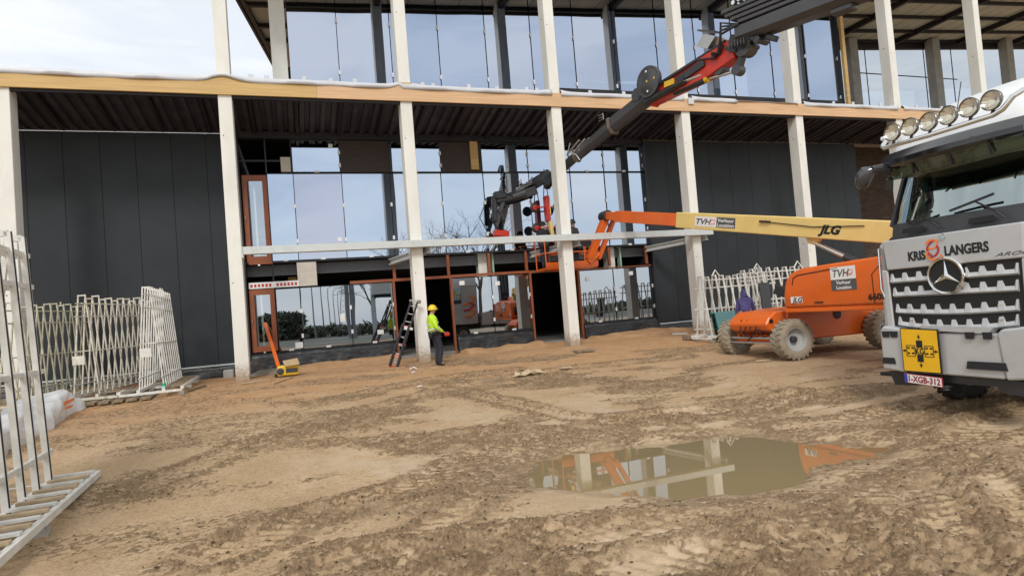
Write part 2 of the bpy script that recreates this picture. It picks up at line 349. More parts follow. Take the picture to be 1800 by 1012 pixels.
def ground_full(x, y):
    h = base_h(x, y); near = 1-sstep(16, 24, np.hypot(x, y))
    churn = sstep(.44, .62, fbm(x*.42-y*.1+9, y*1.1+x*.12, 5, 21, .62)); churn *= .40+.60*sstep(-1.5, 2.5, x+(8-y)*.15)
    tr = np.zeros_like(x); rut = np.zeros_like(x); lugm = np.zeros_like(x)
    for P, w, d, lug in TRW:
        best = np.full(x.shape, 1e9); ss = np.zeros_like(x); s0 = 0; sg = np.zeros_like(x)
        for i in range(len(P)-1):
            ax, ay = P[i]; bx, by = P[i+1]; ex, ey = bx-ax, by-ay; L = math.hypot(ex, ey)
            t = np.clip(((x-ax)*ex+(y-ay)*ey)/(L*L), 0, 1); dx = x-ax-t*ex; dy = y-ay-t*ey; dd = np.hypot(dx, dy)
            m = dd < best; best = np.where(m, dd, best); ss = np.where(m, s0+t*L, ss); sg = np.where(m, np.sign(ex*dy-ey*dx), sg); s0 += L
        wob = best+.10*(fbm(x*3, y*3, 3, 41)-.5)
        inside = 1-sstep(w*.75, w, wob); berm = np.exp(-((wob-w*1.15)/(.16))**2)
        rut += -d*inside+d*.75*berm*(.4+1.2*fbm(x*4, y*4, 2, 5))
        if lug: lg = np.sin((ss+sg*best*.7)*2*math.pi/.17); rut += inside*.016*lg*(.5+fbm(x*2, y*2, 2, 8)); lugm = np.maximum(lugm, inside*sstep(.1, .7, -lg)*sstep(.35, .6, fbm(x*1.3, y*1.3, 3, 9)))
        tr = np.maximum(tr, np.maximum(inside*.30, berm*1.1))
    churn2 = np.clip(churn*.9+tr*.75*(.3+fbm(x*1.4, y*1.4, 3, 51)*1.1), 0, 1)
    sdp = poly_sd(x, y, PUDW)+.30*(fbm(x*2.2, y*2.2, 3, 61)-.5)
    wetrim = 1-sstep(.05, 1.9, sdp)
    silt = sstep(.50, .60, fbm(x*.8+31, y*1.3, 3, 71))*(1-churn2)*(1-sstep(9, 13, y))*sstep(-1, 2, x)
    rough = (.012+.040*churn2*(1-.6*wetrim))*(1-silt)
    n9 = fbm(x*8, y*8, 3, 2); n20 = fbm(x*19, y*19, 3, 3, .6)
    lumps = (fbm(x*3.2, y*3.2, 3, 1)-.5)*.7+(.5-np.abs(n9-.5)*2.2)*.55+(n20-.5)*1.0
    cl1 = sstep(.50, .575, fbm(x*11+3, y*15, 5, 131, .70))*sstep(.30, .72, churn2*.95+.75*(fbm(x*2.1, y*2.6, 4, 133)-.5))*(1-silt)
    cl2 = sstep(.53, .60, fbm(x*20, y*24, 3, 141, .6))*sstep(.02, .5, churn2*.8+.16)*(1-silt)
    clump = np.clip(cl1*(.45+.9*n20)+.8*cl2, 0, 1)
    h = h+near*(cl1*(.006+.030*n20)+cl2*.012)*(1-sstep(13, 20, np.hypot(x, y))*.6)
    h = h+near*(rough*lumps*.55+.62*rut*(1-wetrim*.7)+.02*(fbm(x*1.6, y*1.6, 3, 4)-.5))
    tgt = WATER+np.where(sdp < 0, np.maximum(-.075, sdp*.085)+.075*(fbm(x*1.5+5, y*2.4, 4, 62)-.50)*sstep(-1.0, -.0, sdp)+.02*(fbm(x*6, y*8, 3, 63)-.5), np.minimum(sdp*.13, .16))
    h = np.where(sdp < 1.0, h*(sstep(.0, 1.0, sdp))+tgt*(1-sstep(.0, 1.0, sdp)), h)
    h = np.where((sdp > .25) & (h < WATER+.006), WATER+.006, h)
    red = sstep(12, 17, y+1.5*(fbm(x*.5, y*.5, 2, 91)-.5))
    ground_full.churn = churn2*near; ground_full.rim = np.clip(1-(h-WATER)/.030, 0, 1)*(1-sstep(.5, 1.4, sdp))
    return h, np.clip(clump*near+churn2*near*.10+lugm*.5*near, 0, 1), np.maximum(silt, wetrim*.55*(1-churn2*.6)), red
def G(x, y):
    return float(base_h(np.array([float(x)]), np.array([float(y)]))[0])
def make_ground():
    a1 = np.linspace(rad(-27), rad(64), 820); a0 = np.linspace(rad(64), rad(333), 60)[1:-1]; A = np.concatenate([a1, a0])
    r = np.concatenate([np.linspace(.3, 3.2, 10), np.geomspace(3.3, 30, 800), np.geomspace(32, 420, 26)])
    AA, RR = np.meshgrid(A, r); x = RR*np.sin(AA); y = RR*np.cos(AA)
    h, ch, si, re = ground_full(x.ravel(), y.ravel()); cw = ground_full.churn; rim = ground_full.rim; x = x.ravel(); y = y.ravel()
    far = sstep(24, 40, np.hypot(x, y)); h = h*(1-far)+np.where(y > 0, -.1, -.5)*far
    h = np.where((y > 22.42) & (x > -15) & (x < 48), np.minimum(h, -.12), h)
    n = len(A); R = len(r); co = np.stack([x, y, h], 1)
    idx = np.arange(R*n).reshape(R, n); a = idx[:-1, :]; b = np.roll(idx, -1, 1)[:-1, :]; c = np.roll(idx, -1, 1)[1:, :]; d = idx[1:, :]
    F = np.stack([a.ravel(), d.ravel(), c.ravel(), b.ravel()], 1)
    me = bpy.data.meshes.new('ground'); me.vertices.add(len(co)+1); me.vertices.foreach_set('co', np.concatenate([co, [[0, 0, h[0]]]]).ravel())
    tri = np.stack([np.full(n, len(co)), idx[0], np.roll(idx[0], -1)], 1)
    loops = np.concatenate([F.ravel(), tri.ravel()]); me.loops.add(len(loops)); me.loops.foreach_set('vertex_index', loops)
    nf = len(F)+n; me.polygons.add(nf); st = np.concatenate([np.arange(len(F))*4, len(F)*4+np.arange(n)*3]); me.polygons.foreach_set('loop_start', st.astype(np.int32))
    me.polygons.foreach_set('use_smooth', [True]*nf)
    me.update(calc_edges=True); me.validate()
    at = me.color_attributes.new('soil', 'FLOAT_COLOR', 'POINT'); cc = np.ones((len(co)+1, 4)); cc[:-1, 0] = ch; cc[:-1, 1] = si; cc[:-1, 2] = re
    at.data.foreach_set('color', cc.ravel().astype(np.float32))
    a2 = me.color_attributes.new('churned', 'FLOAT_COLOR', 'POINT'); c2 = np.ones((len(co)+1, 4)); c2[:-1, 0] = cw; c2[:-1, 1] = rim; a2.data.foreach_set('color', c2.ravel().astype(np.float32))
    m = bpy.data.materials.new('mud'); m.use_nodes = True; t = m.node_tree; b = t.nodes['Principled BSDF']; b.inputs['Specular IOR Level'].default_value = .35
    av = N(t, 'ShaderNodeVertexColor', layer_name='soil'); sp = N(t, 'ShaderNodeSeparateColor'); t.links.new(av.outputs[0], sp.inputs[0])
    co_ = N(t, 'ShaderNodeTexCoord')
    def noise(sc, det=6, ro=.6, st=(1, 1, 1)):
        mp = N(t, 'ShaderNodeMapping'); mp.inputs['Scale'].default_value = st; t.links.new(co_.outputs['Object'], mp.inputs[0])
        q = N(t, 'ShaderNodeTexNoise'); q.inputs['Scale'].default_value = sc; q.inputs['Detail'].default_value = det; q.inputs['Roughness'].default_value = ro; t.links.new(mp.outputs[0], q.inputs[0]); return q.outputs[0]
    def ramp(s, a, b_, c0=(0, 0, 0, 1), c1=(1, 1, 1, 1)):
        r = N(t, 'ShaderNodeValToRGB'); r.color_ramp.elements[0].position = a; r.color_ramp.elements[1].position = b_; r.color_ramp.elements[0].color = c0; r.color_ramp.elements[1].color = c1; t.links.new(s, r.inputs[0]); return r.outputs[0]
    def mixc(f, a, b_):
        x = N(t, 'ShaderNodeMix', data_type='RGBA')
        for s, i in ((f, 0), (a, 6), (b_, 7)):
            if isinstance(s, tuple) or isinstance(s, float): x.inputs[i].default_value = s
            else: t.links.new(s, x.inputs[i])
        return x.outputs[2]
    def mul(a, b_, op='MULTIPLY'):
        x = N(t, 'ShaderNodeMath', operation=op, use_clamp=True)
        for s, i in ((a, 0), (b_, 1)):
            if isinstance(s, float): x.inputs[i].default_value = s
            else: t.links.new(s, x.inputs[i])
        return x.outputs[0]
    base = mixc(ramp(noise(1.1), .38, .62), (.470, .325, .185, 1), (.560, .405, .250, 1))
    base = mixc(mul(ramp(noise(7, 6, .7), .47, .60), .45), base, (.42, .265, .135, 1))
    base = mixc(mul(sp.outputs[2], .8), base, mixc(ramp(noise(2.5), .4, .6), (.47, .235, .098, 1), (.54, .315, .155, 1)))
    fine = ramp(noise(30, 5, .8), .50, .58); base = mixc(mul(fine, .55), base, (.250, .148, .068, 1))
    base = mixc(mul(ramp(noise(46, 3), .61, .65), .6), base, (.60, .48, .33, 1))
    dk = mul(ramp(sp.outputs[0], .12, .48), mul(.55, ramp(noise(18, 6, .8), .42, .56), 'ADD')); dk = mul(dk, mul(.4, ramp(noise(2.2, 4), .40, .56), 'ADD'))
    a2n = N(t, 'ShaderNodeVertexColor', layer_name='churned'); s2 = N(t, 'ShaderNodeSeparateColor'); t.links.new(a2n.outputs[0], s2.inputs[0])
    base = mixc(mul(ramp(s2.outputs[0], .15, .75), mul(.45, ramp(noise(1.7, 5), .40, .60), 'ADD')), base, mixc(ramp(noise(15, 6, .75), .42, .60), (.31, .21, .118, 1), (.43, .305, .182, 1)))
    wetc = mixc(ramp(noise(5, 6, .65), .4, .65), (.56, .44, .31, 1), (.44, .325, .20, 1))
    base = mixc(mul(sp.outputs[1], .75), base, wetc)
    base = mixc(mul(s2.outputs[1], .6), base, (.25, .18, .10, 1))
    base = mixc(mul(dk, .86), base, mixc(ramp(noise(24, 5, .8), .42, .60), (.125, .076, .037, 1), (.26, .170, .090, 1)))
    # grass verge far behind the site
    geo = N(t, 'ShaderNodeSeparateXYZ'); t.links.new(co_.outputs['Object'], geo.inputs[0])
    gy = N(t, 'ShaderNodeMapRange'); gy.inputs[1].default_value = -14; gy.inputs[2].default_value = -18; t.links.new(geo.outputs[1], gy.inputs[0])
    base = mixc(gy.outputs[0], base, (.13, .125, .085, 1))
    t.links.new(base, b.inputs['Base Color'])
    ro = N(t, 'ShaderNodeMapRange'); t.links.new(sp.outputs[1], ro.inputs[0]); ro.inputs[3].default_value = .74; ro.inputs[4].default_value = .30; t.links.new(ro.outputs[0], b.inputs['Roughness'])
    bp = N(t, 'ShaderNodeBump'); bp.inputs['Distance'].default_value = .022
    st = N(t, 'ShaderNodeMapRange'); t.links.new(sp.outputs[1], st.inputs[0]); st.inputs[3].default_value = 1.0; st.inputs[4].default_value = .2
    t.links.new(st.outputs[0], bp.inputs['Strength']); t.links.new(noise(34, 8, .68), bp.inputs['Height']); t.links.new(bp.outputs[0], b.inputs['Normal'])
    me.materials.append(m)
    o = bpy.data.objects.new('ground', me); COL.objects.link(o); tag(o, kind='structure')
make_ground()
# puddle water: murky where deep, a clear film over the silt where shallow
def make_puddle():
    cx = sum(p[0] for p in PUDW)/len(PUDW); cy = sum(p[1] for p in PUDW)/len(PUDW)
    nx, ny = 170, 110; gx = np.linspace(cx-3.4, cx+3.4, nx); gy = np.linspace(cy-2.3, cy+2.3, ny); X, Y = np.meshgrid(gx, gy); X = X.ravel(); Y = Y.ravel()
    h = ground_full(X, Y)[0]; dep = WATER-h; sdp = poly_sd(X, Y, PUDW)
    me = bpy.data.meshes.new('puddle'); idx = np.arange(nx*ny).reshape(ny, nx); F = np.stack([idx[:-1, :-1].ravel(), idx[:-1, 1:].ravel(), idx[1:, 1:].ravel(), idx[1:, :-1].ravel()], 1)
    keep = (sdp[F].min(1) < .9); F = F[keep]
    me.from_pydata(np.stack([X, Y, np.full(len(X), WATER)], 1).tolist(), [], F.tolist())
    at = me.color_attributes.new('depth', 'FLOAT_COLOR', 'POINT'); cc = np.ones((len(X), 4)); cc[:, 0] = np.clip(dep/.05, 0, 1); at.data.foreach_set('color', cc.ravel().astype(np.float32))
    bm = bmesh.new(); bm.from_mesh(me); bmesh.ops.delete(bm, geom=[v for v in bm.verts if not v.link_faces], context='VERTS'); bm.to_mesh(me); bm.free()
    m = bpy.data.materials.new('puddle_water'); m.use_nodes = True; t = m.node_tree; t.nodes.clear(); o = N(t, 'ShaderNodeOutputMaterial')
    df = N(t, 'ShaderNodeBsdfDiffuse'); df.inputs[0].default_value = (.31, .232, .118, 1); tr = N(t, 'ShaderNodeBsdfTransparent'); tr.inputs[0].default_value = (.80, .74, .60, 1)
    gl_ = N(t, 'ShaderNodeBsdfGlossy'); gl_.inputs['Roughness'].default_value = .012; gl_.inputs['Color'].default_value = (1, .97, .9, 1); av = N(t, 'ShaderNodeVertexColor', layer_name='depth')
    mr = N(t, 'ShaderNodeMapRange'); mr.inputs[1].default_value = .02; mr.inputs[2].default_value = .8; t.links.new(av.outputs[0], mr.inputs[0])
    m1 = N(t, 'ShaderNodeMixShader'); t.links.new(mr.outputs[0], m1.inputs[0]); t.links.new(tr.outputs[0], m1.inputs[1]); t.links.new(df.outputs[0], m1.inputs[2])
    fr = N(t, 'ShaderNodeFresnel'); fr.inputs[0].default_value = 1.45; m2 = N(t, 'ShaderNodeMixShader'); mf = N(t, 'ShaderNodeMapRange'); mf.inputs[1].default_value = .0; mf.inputs[2].default_value = .45; mf.inputs[3].default_value = .12; mf.inputs[4].default_value = 1.5; t.links.new(av.outputs[0], mf.inputs[0]); mm = N(t, 'ShaderNodeMath', operation='MULTIPLY'); t.links.new(mf.outputs[0], mm.inputs[0]); t.links.new(fr.outputs[0], mm.inputs[1]); t.links.new(mm.outputs[0], m2.inputs[0]); t.links.new(m1.outputs[0], m2.inputs[1]); t.links.new(gl_.outputs[0], m2.inputs[2]); t.links.new(m2.outputs[0], o.inputs[0])
    me.materials.append(m); ob = bpy.data.objects.new('puddle', me); COL.objects.link(ob); tag(ob, kind='structure')
make_puddle()

def clods():
    ico = [(0, 0, 1), (.9, 0, .1), (0, .9, .1), (-.9, 0, .1), (0, -.9, .1), (0, 0, -.6)]; fc = [(0, 1, 2), (0, 2, 3), (0, 3, 4), (0, 4, 1), (5, 2, 1), (5, 3, 2), (5, 4, 3), (5, 1, 4)]
    def scatter(n, smin, smax, name, m, flat=.7, thr=None, power=2.2, elong=1.0):
        a = rng.uniform(rad(-24), rad(60), n*3); r = 4.0+rng.uniform(0, 1, n*3)**1.3*16; x = r*np.sin(a); y = r*np.cos(a)
        h, ch, si, re = ground_full(x, y); keep = (y < 20.3) & (poly_sd(x, y, PUDW) > .15)
        if thr is not None: keep &= (ch+.12*rng.uniform(0, 1, n*3) > thr)
        x, y, h = x[keep][:n], y[keep][:n], h[keep][:n]; k = len(x)
        s = smin+(smax-smin)*rng.uniform(0, 1, k)**power
        V = []; F = []
        base = np.array(ico)
        for i in range(k):
            th = rng.uniform(0, 6.3); c, sn = math.cos(th), math.sin(th); j = base*(.6+.8*rng.uniform(0, 1, base.shape))*s[i]; j[:, 0] *= elong*rng.uniform(.8, 1.6); j[:, 2] *= flat
            X = j[:, 0]*c-j[:, 1]*sn+x[i]; Y = j[:, 0]*sn+j[:, 1]*c+y[i]; Z = j[:, 2]+h[i]+s[i]*.15
            V.append(np.stack([X, Y, Z], 1)); F += [(p+i*6, q+i*6, t+i*6) for p, q, t in fc]
        me = bpy.data.meshes.new(name); me.from_pydata(np.concatenate(V).tolist(), [], F); me.materials.append(m)
        o = bpy.data.objects.new(name, me); COL.objects.link(o); tag(o, kind='stuff'); return o
    tag(scatter(9000, .004, .022, 'mud_clods', mat('clod_mud', (.21, .14, .075), .85, var=.5, scale=9), .6, .34, 3), 'small dark brown clods of churned mud scattered over the yard', 'mud clods')
    tag(scatter(2600, .005, .022, 'wood_chips', mat('chip_pale', (.55, .44, .30), .8, var=.3, scale=9), .3, None, 3.5, 1.6), 'pale chips of wood and stone strewn over the mud', 'debris')
clods()

# ================================================================ building
D = 19.8; GY = 22.5
B = empty('office_building', (6, 22, 0), 0, 'unfinished two storey building with glass front, concrete columns and a timber edge beam', 'building')
COLX = [-7.2, -1.69, 3.74, 9.1, 14.53, 20.1, 25.75, 31.5, 37.2, 43]
def col(x, y0, z0, z1, m='concrete', w=.38, d=.49):
    c = box('column', m, B, x-w/2, x+w/2, y0, y0+d, z0, z1, bevel=.012)
    mb = MB()
    for z in (3.2, 7.6, 11.8):
        if z0 < z < z1: mb.lathe((x-w/2+.002, y0+.25, z), (-1, 0, 0), [(0, .025), (.004, .025), (.004, 0)], 10); mb.lathe((x-.1, y0+.002, z-.3), (0, -1, 0), [(0, .018), (.004, .018), (.004, 0)], 10)
    if mb.v: mb.build('socket', 'gap', c)
    return c
for i, x in enumerate(COLX):
    col(x, D, -.25, 8.56); 
    if i > 0: col(x, D, 8.96, 14.2+.07*x)
# timber edge beam
box('edge_beam', 'ply_yellow', B, -16, .95, D-.07, D-.005, 8.52, 9.0)['label'] = 'yellow plywood stretch of the edge beam'
box('edge_beam', 'ply_pink', B, .955, 27.5, D-.07, D-.005, 8.52, 9.0)['label'] = 'pinkish plywood stretch of the edge beam'
box('edge_beam', 'ply_yellow', B, 27.505, 46, D-.07, D-.005, 8.52, 9.0)
for x in COLX[1:3]: box('beam_cap', 'ply_yellow', B, x-.22, x+.22, D-.074, D-.071, 8.96, 9.13)
box('edge_channel', 'dark_steel', B, -16, 46, D+.02, D+.12, 8.44, 8.56)
# terrace deck over the ground floor
box('terrace_roof', 'dark_steel', B, -16, 46, D, 24.5, 8.75, 8.99)
mb = MB(); x = -15.9
while x < 46:                       # trapezoidal sheet
    mb.add([(x, D+.13, 8.56), (x+.14, D+.13, 8.56), (x+.17, D+.13, 8.66), (x+.31, D+.13, 8.66), (x, 22.46, 8.17), (x+.14, 22.46, 8.17), (x+.17, 22.46, 8.27), (x+.31, 22.46, 8.27)], [(0, 1, 5, 4), (1, 2, 6, 5), (2, 3, 7, 6)])
    mb.add([(x+.31, D+.13, 8.66), (x+.34, D+.13, 8.56), (x+.31, 22.46, 8.27), (x+.34, 22.46, 8.17)], [(0, 1, 3, 2)]); x += .34
mb.build('corrugated_deck', 'deck', B)
x = COLX[0]-5.5*1.5+.69
while x < 44:
    MB().bar((x, D+.13, 8.52), (x, 22.3, 8.13), .09, .07).build('joist', 'dark_steel', B); x += 1.372
box('lintel', 'dark_steel', B, -1.78, 14.17, 22.36, 22.6, 7.98, 8.22); box('wall_head', 'gap', B, -16, 46, 22.47, 22.6, 8.22, 8.70)
# white roofing membrane draped over the edge, sagging between columns
mb = MB(); ks = list(np.arange(-15.9, 34, .12)); rows = []
for x in ks:
    x = float(x); dn = min(abs(x-c) for c in COLX[1:]); lift = math.exp(-(dn/.42)**2)
    wav = .014*math.sin(x*1.7)+.008*math.sin(x*5.1)+.004*math.sin(x*11)
    left = x < 3.6
    low = 8.90+(.16*lift if left else 0)+wav*.5-(.02 if x < -2 else 0); top = 9.07+(.10 if left else .07)*lift+wav*.4
    if 16.9 < x < 19.9: low = 8.985; top = 9.01
    yb = D-.095-.02*math.sin(x*3)
    rows.append([(x, yb, low), (x, yb-.012, (low+top)/2), (x, D-.06, top), (x, D+.35, top+.01)])
for a, b in zip(rows[:-1], rows[1:]):
    if any(abs(a[0][0]-c) < .19 for c in COLX[3:]): continue
    for k in range(3): mb.add([a[k], b[k], b[k+1], a[k+1]], [(0, 1, 2, 3)])
mem = mb.build('roof_membrane', 'membrane', B, smooth=True)
md = mem.modifiers.new('t', 'SOLIDIFY'); md.thickness = .012
box('membrane_flap', 'membrane', B, 14.62, 14.86, D-.13, D-.10, 8.78, 9.02)
for xx in (-1.0, -.55, .55, 1.35, 2.1, 4.3, 4.65, 5.9, 6.9, 8.0, 8.4, 10.5, 11.9, 12.7, 13.6, 22.1, 23.2, 24.8, 27, 28.6, 30.2):
    box('membrane_clip', 'membrane', B, xx, xx+.13, D+.1, D+.16, 8.98, 9.22+.05*random.random(), bevel=.01)
# ---- ground floor cladding
def panel(x0, x1, z0=.42, z1=8.15, y=GY):
    p = box('wall_panel', 'anthracite', B, x0+.006, x1-.006, y, y+.06, z0, z1)
xs = [-14.66, -13.66, -12.66, -11.66, -10.66, -9.66, -8.66, -7.66, -6.67, -5.66, -4.67, -3.64, -2.61, -1.9]
for a, b in zip(xs[:-1], xs[1:]): panel(a, b)
xs = [14.18, 15.3, 16.4, 17.5, 18.6, 19.7, 20.8, 21.9, 23.0, 24.1, 25.2, 26.1]
for a, b in zip(xs[:-1], xs[1:]): panel(a, b)
box('backing_wall', 'gap', B, -15, -1.75, GY+.065, GY+.3, -.2, 8.15); box('backing_wall', 'gap', B, 14.15, 26.1, GY+.065, GY+.3, -.2, 8.15)
box('end_wall', 'gap', B, 26.0, 26.1, GY+.3, 24.2, -.2, 8.3)
box('brick_wall', 'brick', B, 26.1, 46, 24.2, 24.5, -.2, 8.5)
box('base_trim', 'galv', B, -9, -1.9, GY-.03, GY-.002, .37, .42); box('base_trim', 'galv', B, 14.2, 26, GY-.03, GY-.002, .33, .38)
def foil(x0, x1, z1, y=22.36):
    mb = MB(); nx = int((x1-x0)/.07)+2; rows = []
    for i in range(nx):
        x = x0+(x1-x0)*i/(nx-1); r = []
        for k in range(7):
            f = k/6; z = z1*(1-f)-.25*f; yy = y-.02-.10*f-.035*math.sin(x*7+f*5+2*math.sin(x*1.3))*f-.02*math.sin(x*23+f*9)*f
            r.append((x, yy, z))
        rows.append(r)
    for a, b in zip(rows[:-1], rows[1:]):
        for k in range(6): mb.add([a[k], a[k+1], b[k+1], b[k]], [(0, 1, 2, 3)])
    o = mb.build('base_foil', 'foil', B, smooth=True); m_ = o.modifiers.new('t', 'SOLIDIFY'); m_.thickness = .01
foil(-9, -1.9, .37, 22.44); foil(-1.68, 3.2, .64); foil(5.5, 8.52, .62); foil(10.72, 14.1, .64); foil(14.15, 26, .33, 22.44)
for a, b in ((-1.68, 3.2), (5.5, 8.52), (10.72, 14.1)): box('plinth', 'black_frame', B, a, b, 22.38, 22.6, -.2, .655)
# ---- glazing of the ground and first floor front
def window(x0, x1, z0, z1, gl, y=GY, tilt=0, clips=True, zt2=None, stickers=()):
    """one pane in its thin black frame, with the white spacer clips still on it"""
    zt2 = zt2 or z1
    w = empty_part('window', (0, 0, 0), B)
    t = .022; mb = MB()
    mb.bar((x0, y, z0), (x0, y, z1), t, .05, (0, 1, 0)); mb.bar((x1, y, z0), (x1, y, zt2), t, .05, (0, 1, 0))
    mb.bar((x0+t/2, y, z0+t/2), (x1-t/2, y, z0+t/2), .05, t); mb.bar((x0+t/2, y, z1-t/2), (x1-t/2, y, zt2-t/2), .05, t)
    mb.build('frame', 'black_frame', w)
    e = .012; a = rad(tilt); dy = math.sin(a)*(x1-x0)/2
    MB().add([(x0+e, y-dy, z0+e), (x1-e, y+dy, z0+e), (x1-e, y+dy, zt2-e), (x0+e, y-dy, z1-e)], [(0, 1, 2, 3)]).build('pane', gl, w)
    if clips:
        for f in (.22, .62): box('spacer_clip', 'tape', w, x1-.035, x1+.035, y-.045, y-.026, z0+(z1-z0)*f-.07, z0+(z1-z0)*f+.07)
        if z1-z0 > .9: box('spacer_clip', 'tape', w, (x0+x1)/2-.08, (x0+x1)/2+.08, y-.045, y-.026, z0-.01, z0+.06)
    for sx, sz, sw, sh in stickers: MB().box(sx, sx+sw, y-.02-abs(dy), y-.012-abs(dy), sz, sz+sh).build('sticker', 'tape', w)
    return w
def empty_part(name, loc, parent):
    # a part that is a mesh: returned lazily as a tiny head rail so that it carries its own geometry
    class _P: pass
    return _PartHolder(name, parent)
class _PartHolder:
    """first mesh built under it becomes the part; the rest become its sub-parts"""
    def __init__(s, name, parent): s.name_ = name; s.par = parent; s.obj = None
_old_build = MB.build
def _build(s, name, m, parent=None, **k):
    if isinstance(parent, _PartHolder):
        if parent.obj is None: parent.obj = _old_build(s, parent.name_, m, parent.par, **k); return parent.obj
        return _old_build(s, name, m, parent.obj, **k)
    return _old_build(s, name, m, parent, **k)
MB.build = _build
rt = lambda: random.uniform(-.25, .25)
# ground floor panes
for a, b, st in ((-.72, .06, [(-.2, .72, .25, .2)]), (.06, 1.73, [(1.35, 1.5, .16, .28)]), (1.73, 3.24, [(2.6, .95, .22, .16)])): window(a, b, .66, 2.80, 'glass_low', tilt=rt(), stickers=st)
for a, b, st in ((5.46, 7.02, [(5.75, 2.52, .2, .16)]), (7.02, 8.55, [(7.15, 2.42, .2, .16)])): window(a, b, .66, 2.80, 'glass_low', tilt=rt(), stickers=st)
for a, b, st in ((10.72, 12.28, [(11.0, 2.35, .2, .16)]), (12.28, 14.08, [(13.0, 2.48, .2, .16)])): window(a, b, .66, 2.80, 'glass_low', tilt=rt(), stickers=st)
# upper ground-hall panes
for k, (a, b, st) in enumerate(((-.75, .1, []), (.1, 1.73, [(1.45, 4.35, .14, .14)]), (1.73, 3.43, []), (3.43, 5.35, []), (5.35, 7.01, []), (7.01, 8.9, []), (8.9, 10.7, []), (10.7, 12.25, []), (12.25, 14.1, []))):
    window(a, b, 3.74, 6.79, 'glass_b' if k == 1 else ('glass_a', 'glass_pale')[k % 2], tilt=[.3, -.2, .35, -.15, .2, -.3, .1, .25, -.1][k], stickers=st)
for k, (a, b) in enumerate(((.1, 1.70), (3.46, 5.38), (7.01, 8.9), (8.9, 10.7), (10.7, 12.25), (12.25, 14.1))):
    window(a, b, 6.82, 7.97, 'glass_a', tilt=rt(), stickers=[(1.35, 7.7, .14, .14)] if k == 0 else [])
for a, b in ((1.72, 3.44), (5.40, 6.99)):
    p = box('infill_board', 'brown_board', B, a, b, GY-.02, GY+.03, 6.82, 7.97); p['label'] = 'dark brown board closing an upper opening'
box('timber_post', 'ply_yellow', B, 6.55, 6.85, GY-.12, GY-.03, 6.9, 8.1)
box('header_frame', 'black_frame', B, -1.68, .08, GY, GY+.05, 7.2, 7.26)
box('insulation_block', 'cream_board', B, -.28, .04, GY-.05, GY+.2, 6.84, 7.35)
box('jamb', 'black_frame', B, -1.78, -1.60, 22.3, 22.6, .0, 8.12); box('jamb', 'black_frame', B, 14.10, 14.17, 22.3, 22.6, .0, 8.12)
for x in (-.76, .08): MB().bar((x, GY, 6.8), (x, GY, 8.1), .05, .05).build('mullion', 'black_frame', B)
# copper red frames
def cframe(x0, x1, z0, z1, t=.10, pane=True, y=GY, name='door', handle=True):
    mb = MB(); mb.box(x0, x0+t, y-.06, y+.04, z0, z1); mb.box(x1-t, x1, y-.06, y+.04, z0, z1); mb.box(x0+t, x1-t, y-.06, y+.04, z0, z0+t*1.3); mb.box(x0+t, x1-t, y-.06, y+.04, z1-t*1.2, z1)
    d = mb.build(name, 'copper', B)
    MB().add([(x0+t, y, z0+t), (x1-t, y, z0+t), (x1-t, y, z1-t), (x0+t, y, z1-t)], [(0, 1, 2, 3)]).build('pane', 'glass_low', d)
    if handle: MB().bar((x0+.05, y-.1, (z0+z1)/2-.08), (x0+.05, y-.1, (z0+z1)/2+.08), .02).bar((x0+.05, y-.1, (z0+z1)/2), (x0+.05, y-.055, (z0+z1)/2), .02).build('handle', 'rod', d)
    return d
cframe(-1.56, -.76, .70, 2.81, .15)['label'] = 'copper red door frame at ground level'
cframe(-1.56, -.77, 3.74, 6.72, .15)['label'] = 'copper red door frame on the level above'
def cb(*a): return box('copper_bar', 'copper', B, *a)
cb(1.76, 3.25, GY-.08, GY+.05, 2.81, 2.91); cb(3.25, 5.45, GY-.08, GY+.05, 2.81, 2.91); cb(5.45, 8.6, GY-.08, GY+.05, 2.82, 2.92); cb(8.6, 10.7, GY-.08, GY+.05, 2.81, 2.91); cb(10.7, 14.08, GY-.08, GY+.05, 2.82, 2.86)
for x in (3.29, 5.42, 8.6, 10.68): cb(x-.04, x+.04, GY-.1, GY+.06, 0, 2.81)
for x in (3.35, 5.37, 6.98, 8.5, 12.15, 13.9): cb(x-.05, x+.05, GY-.05, GY+.05, 2.92, 3.72)
box('transom', 'black_frame', B, -1.6, 14.1, GY-.06, GY+.06, 3.68, 3.735)
cb(-1.5, -.75, GY-.08, GY-.061, 3.66, 3.74)
box('steel_beam', 'grey_steel', B, -1.6, 14.1, GY+.35, GY+.5, 3.28, 3.66)
box('closing_board', 'cream_board', B, .02, .66, GY-.04, GY, 2.84, 3.67)['label'] = 'cream board leaning in the band above the ground floor glass'
for x in (-.76, .08): MB().bar((x, GY, 2.82), (x, GY, 3.68), .05, .05).build('mullion', 'black_frame', B)
tp = box('marked_strip', 'tape', B, -1.55, .05, GY-.07, GY-.06, 2.84, 3.05); mb = MB()
for k in range(13):
    if k != 6: mb.box(-1.5+k*.118, -1.43+k*.118, GY-.075, GY-.071, 2.89, 2.99)
mb.build('red_mark', 'redtape', tp)
box('timber_block', 'yellow_mach', B, -.30, -.02, GY+.9, GY+1.1, 3.0, 3.25)
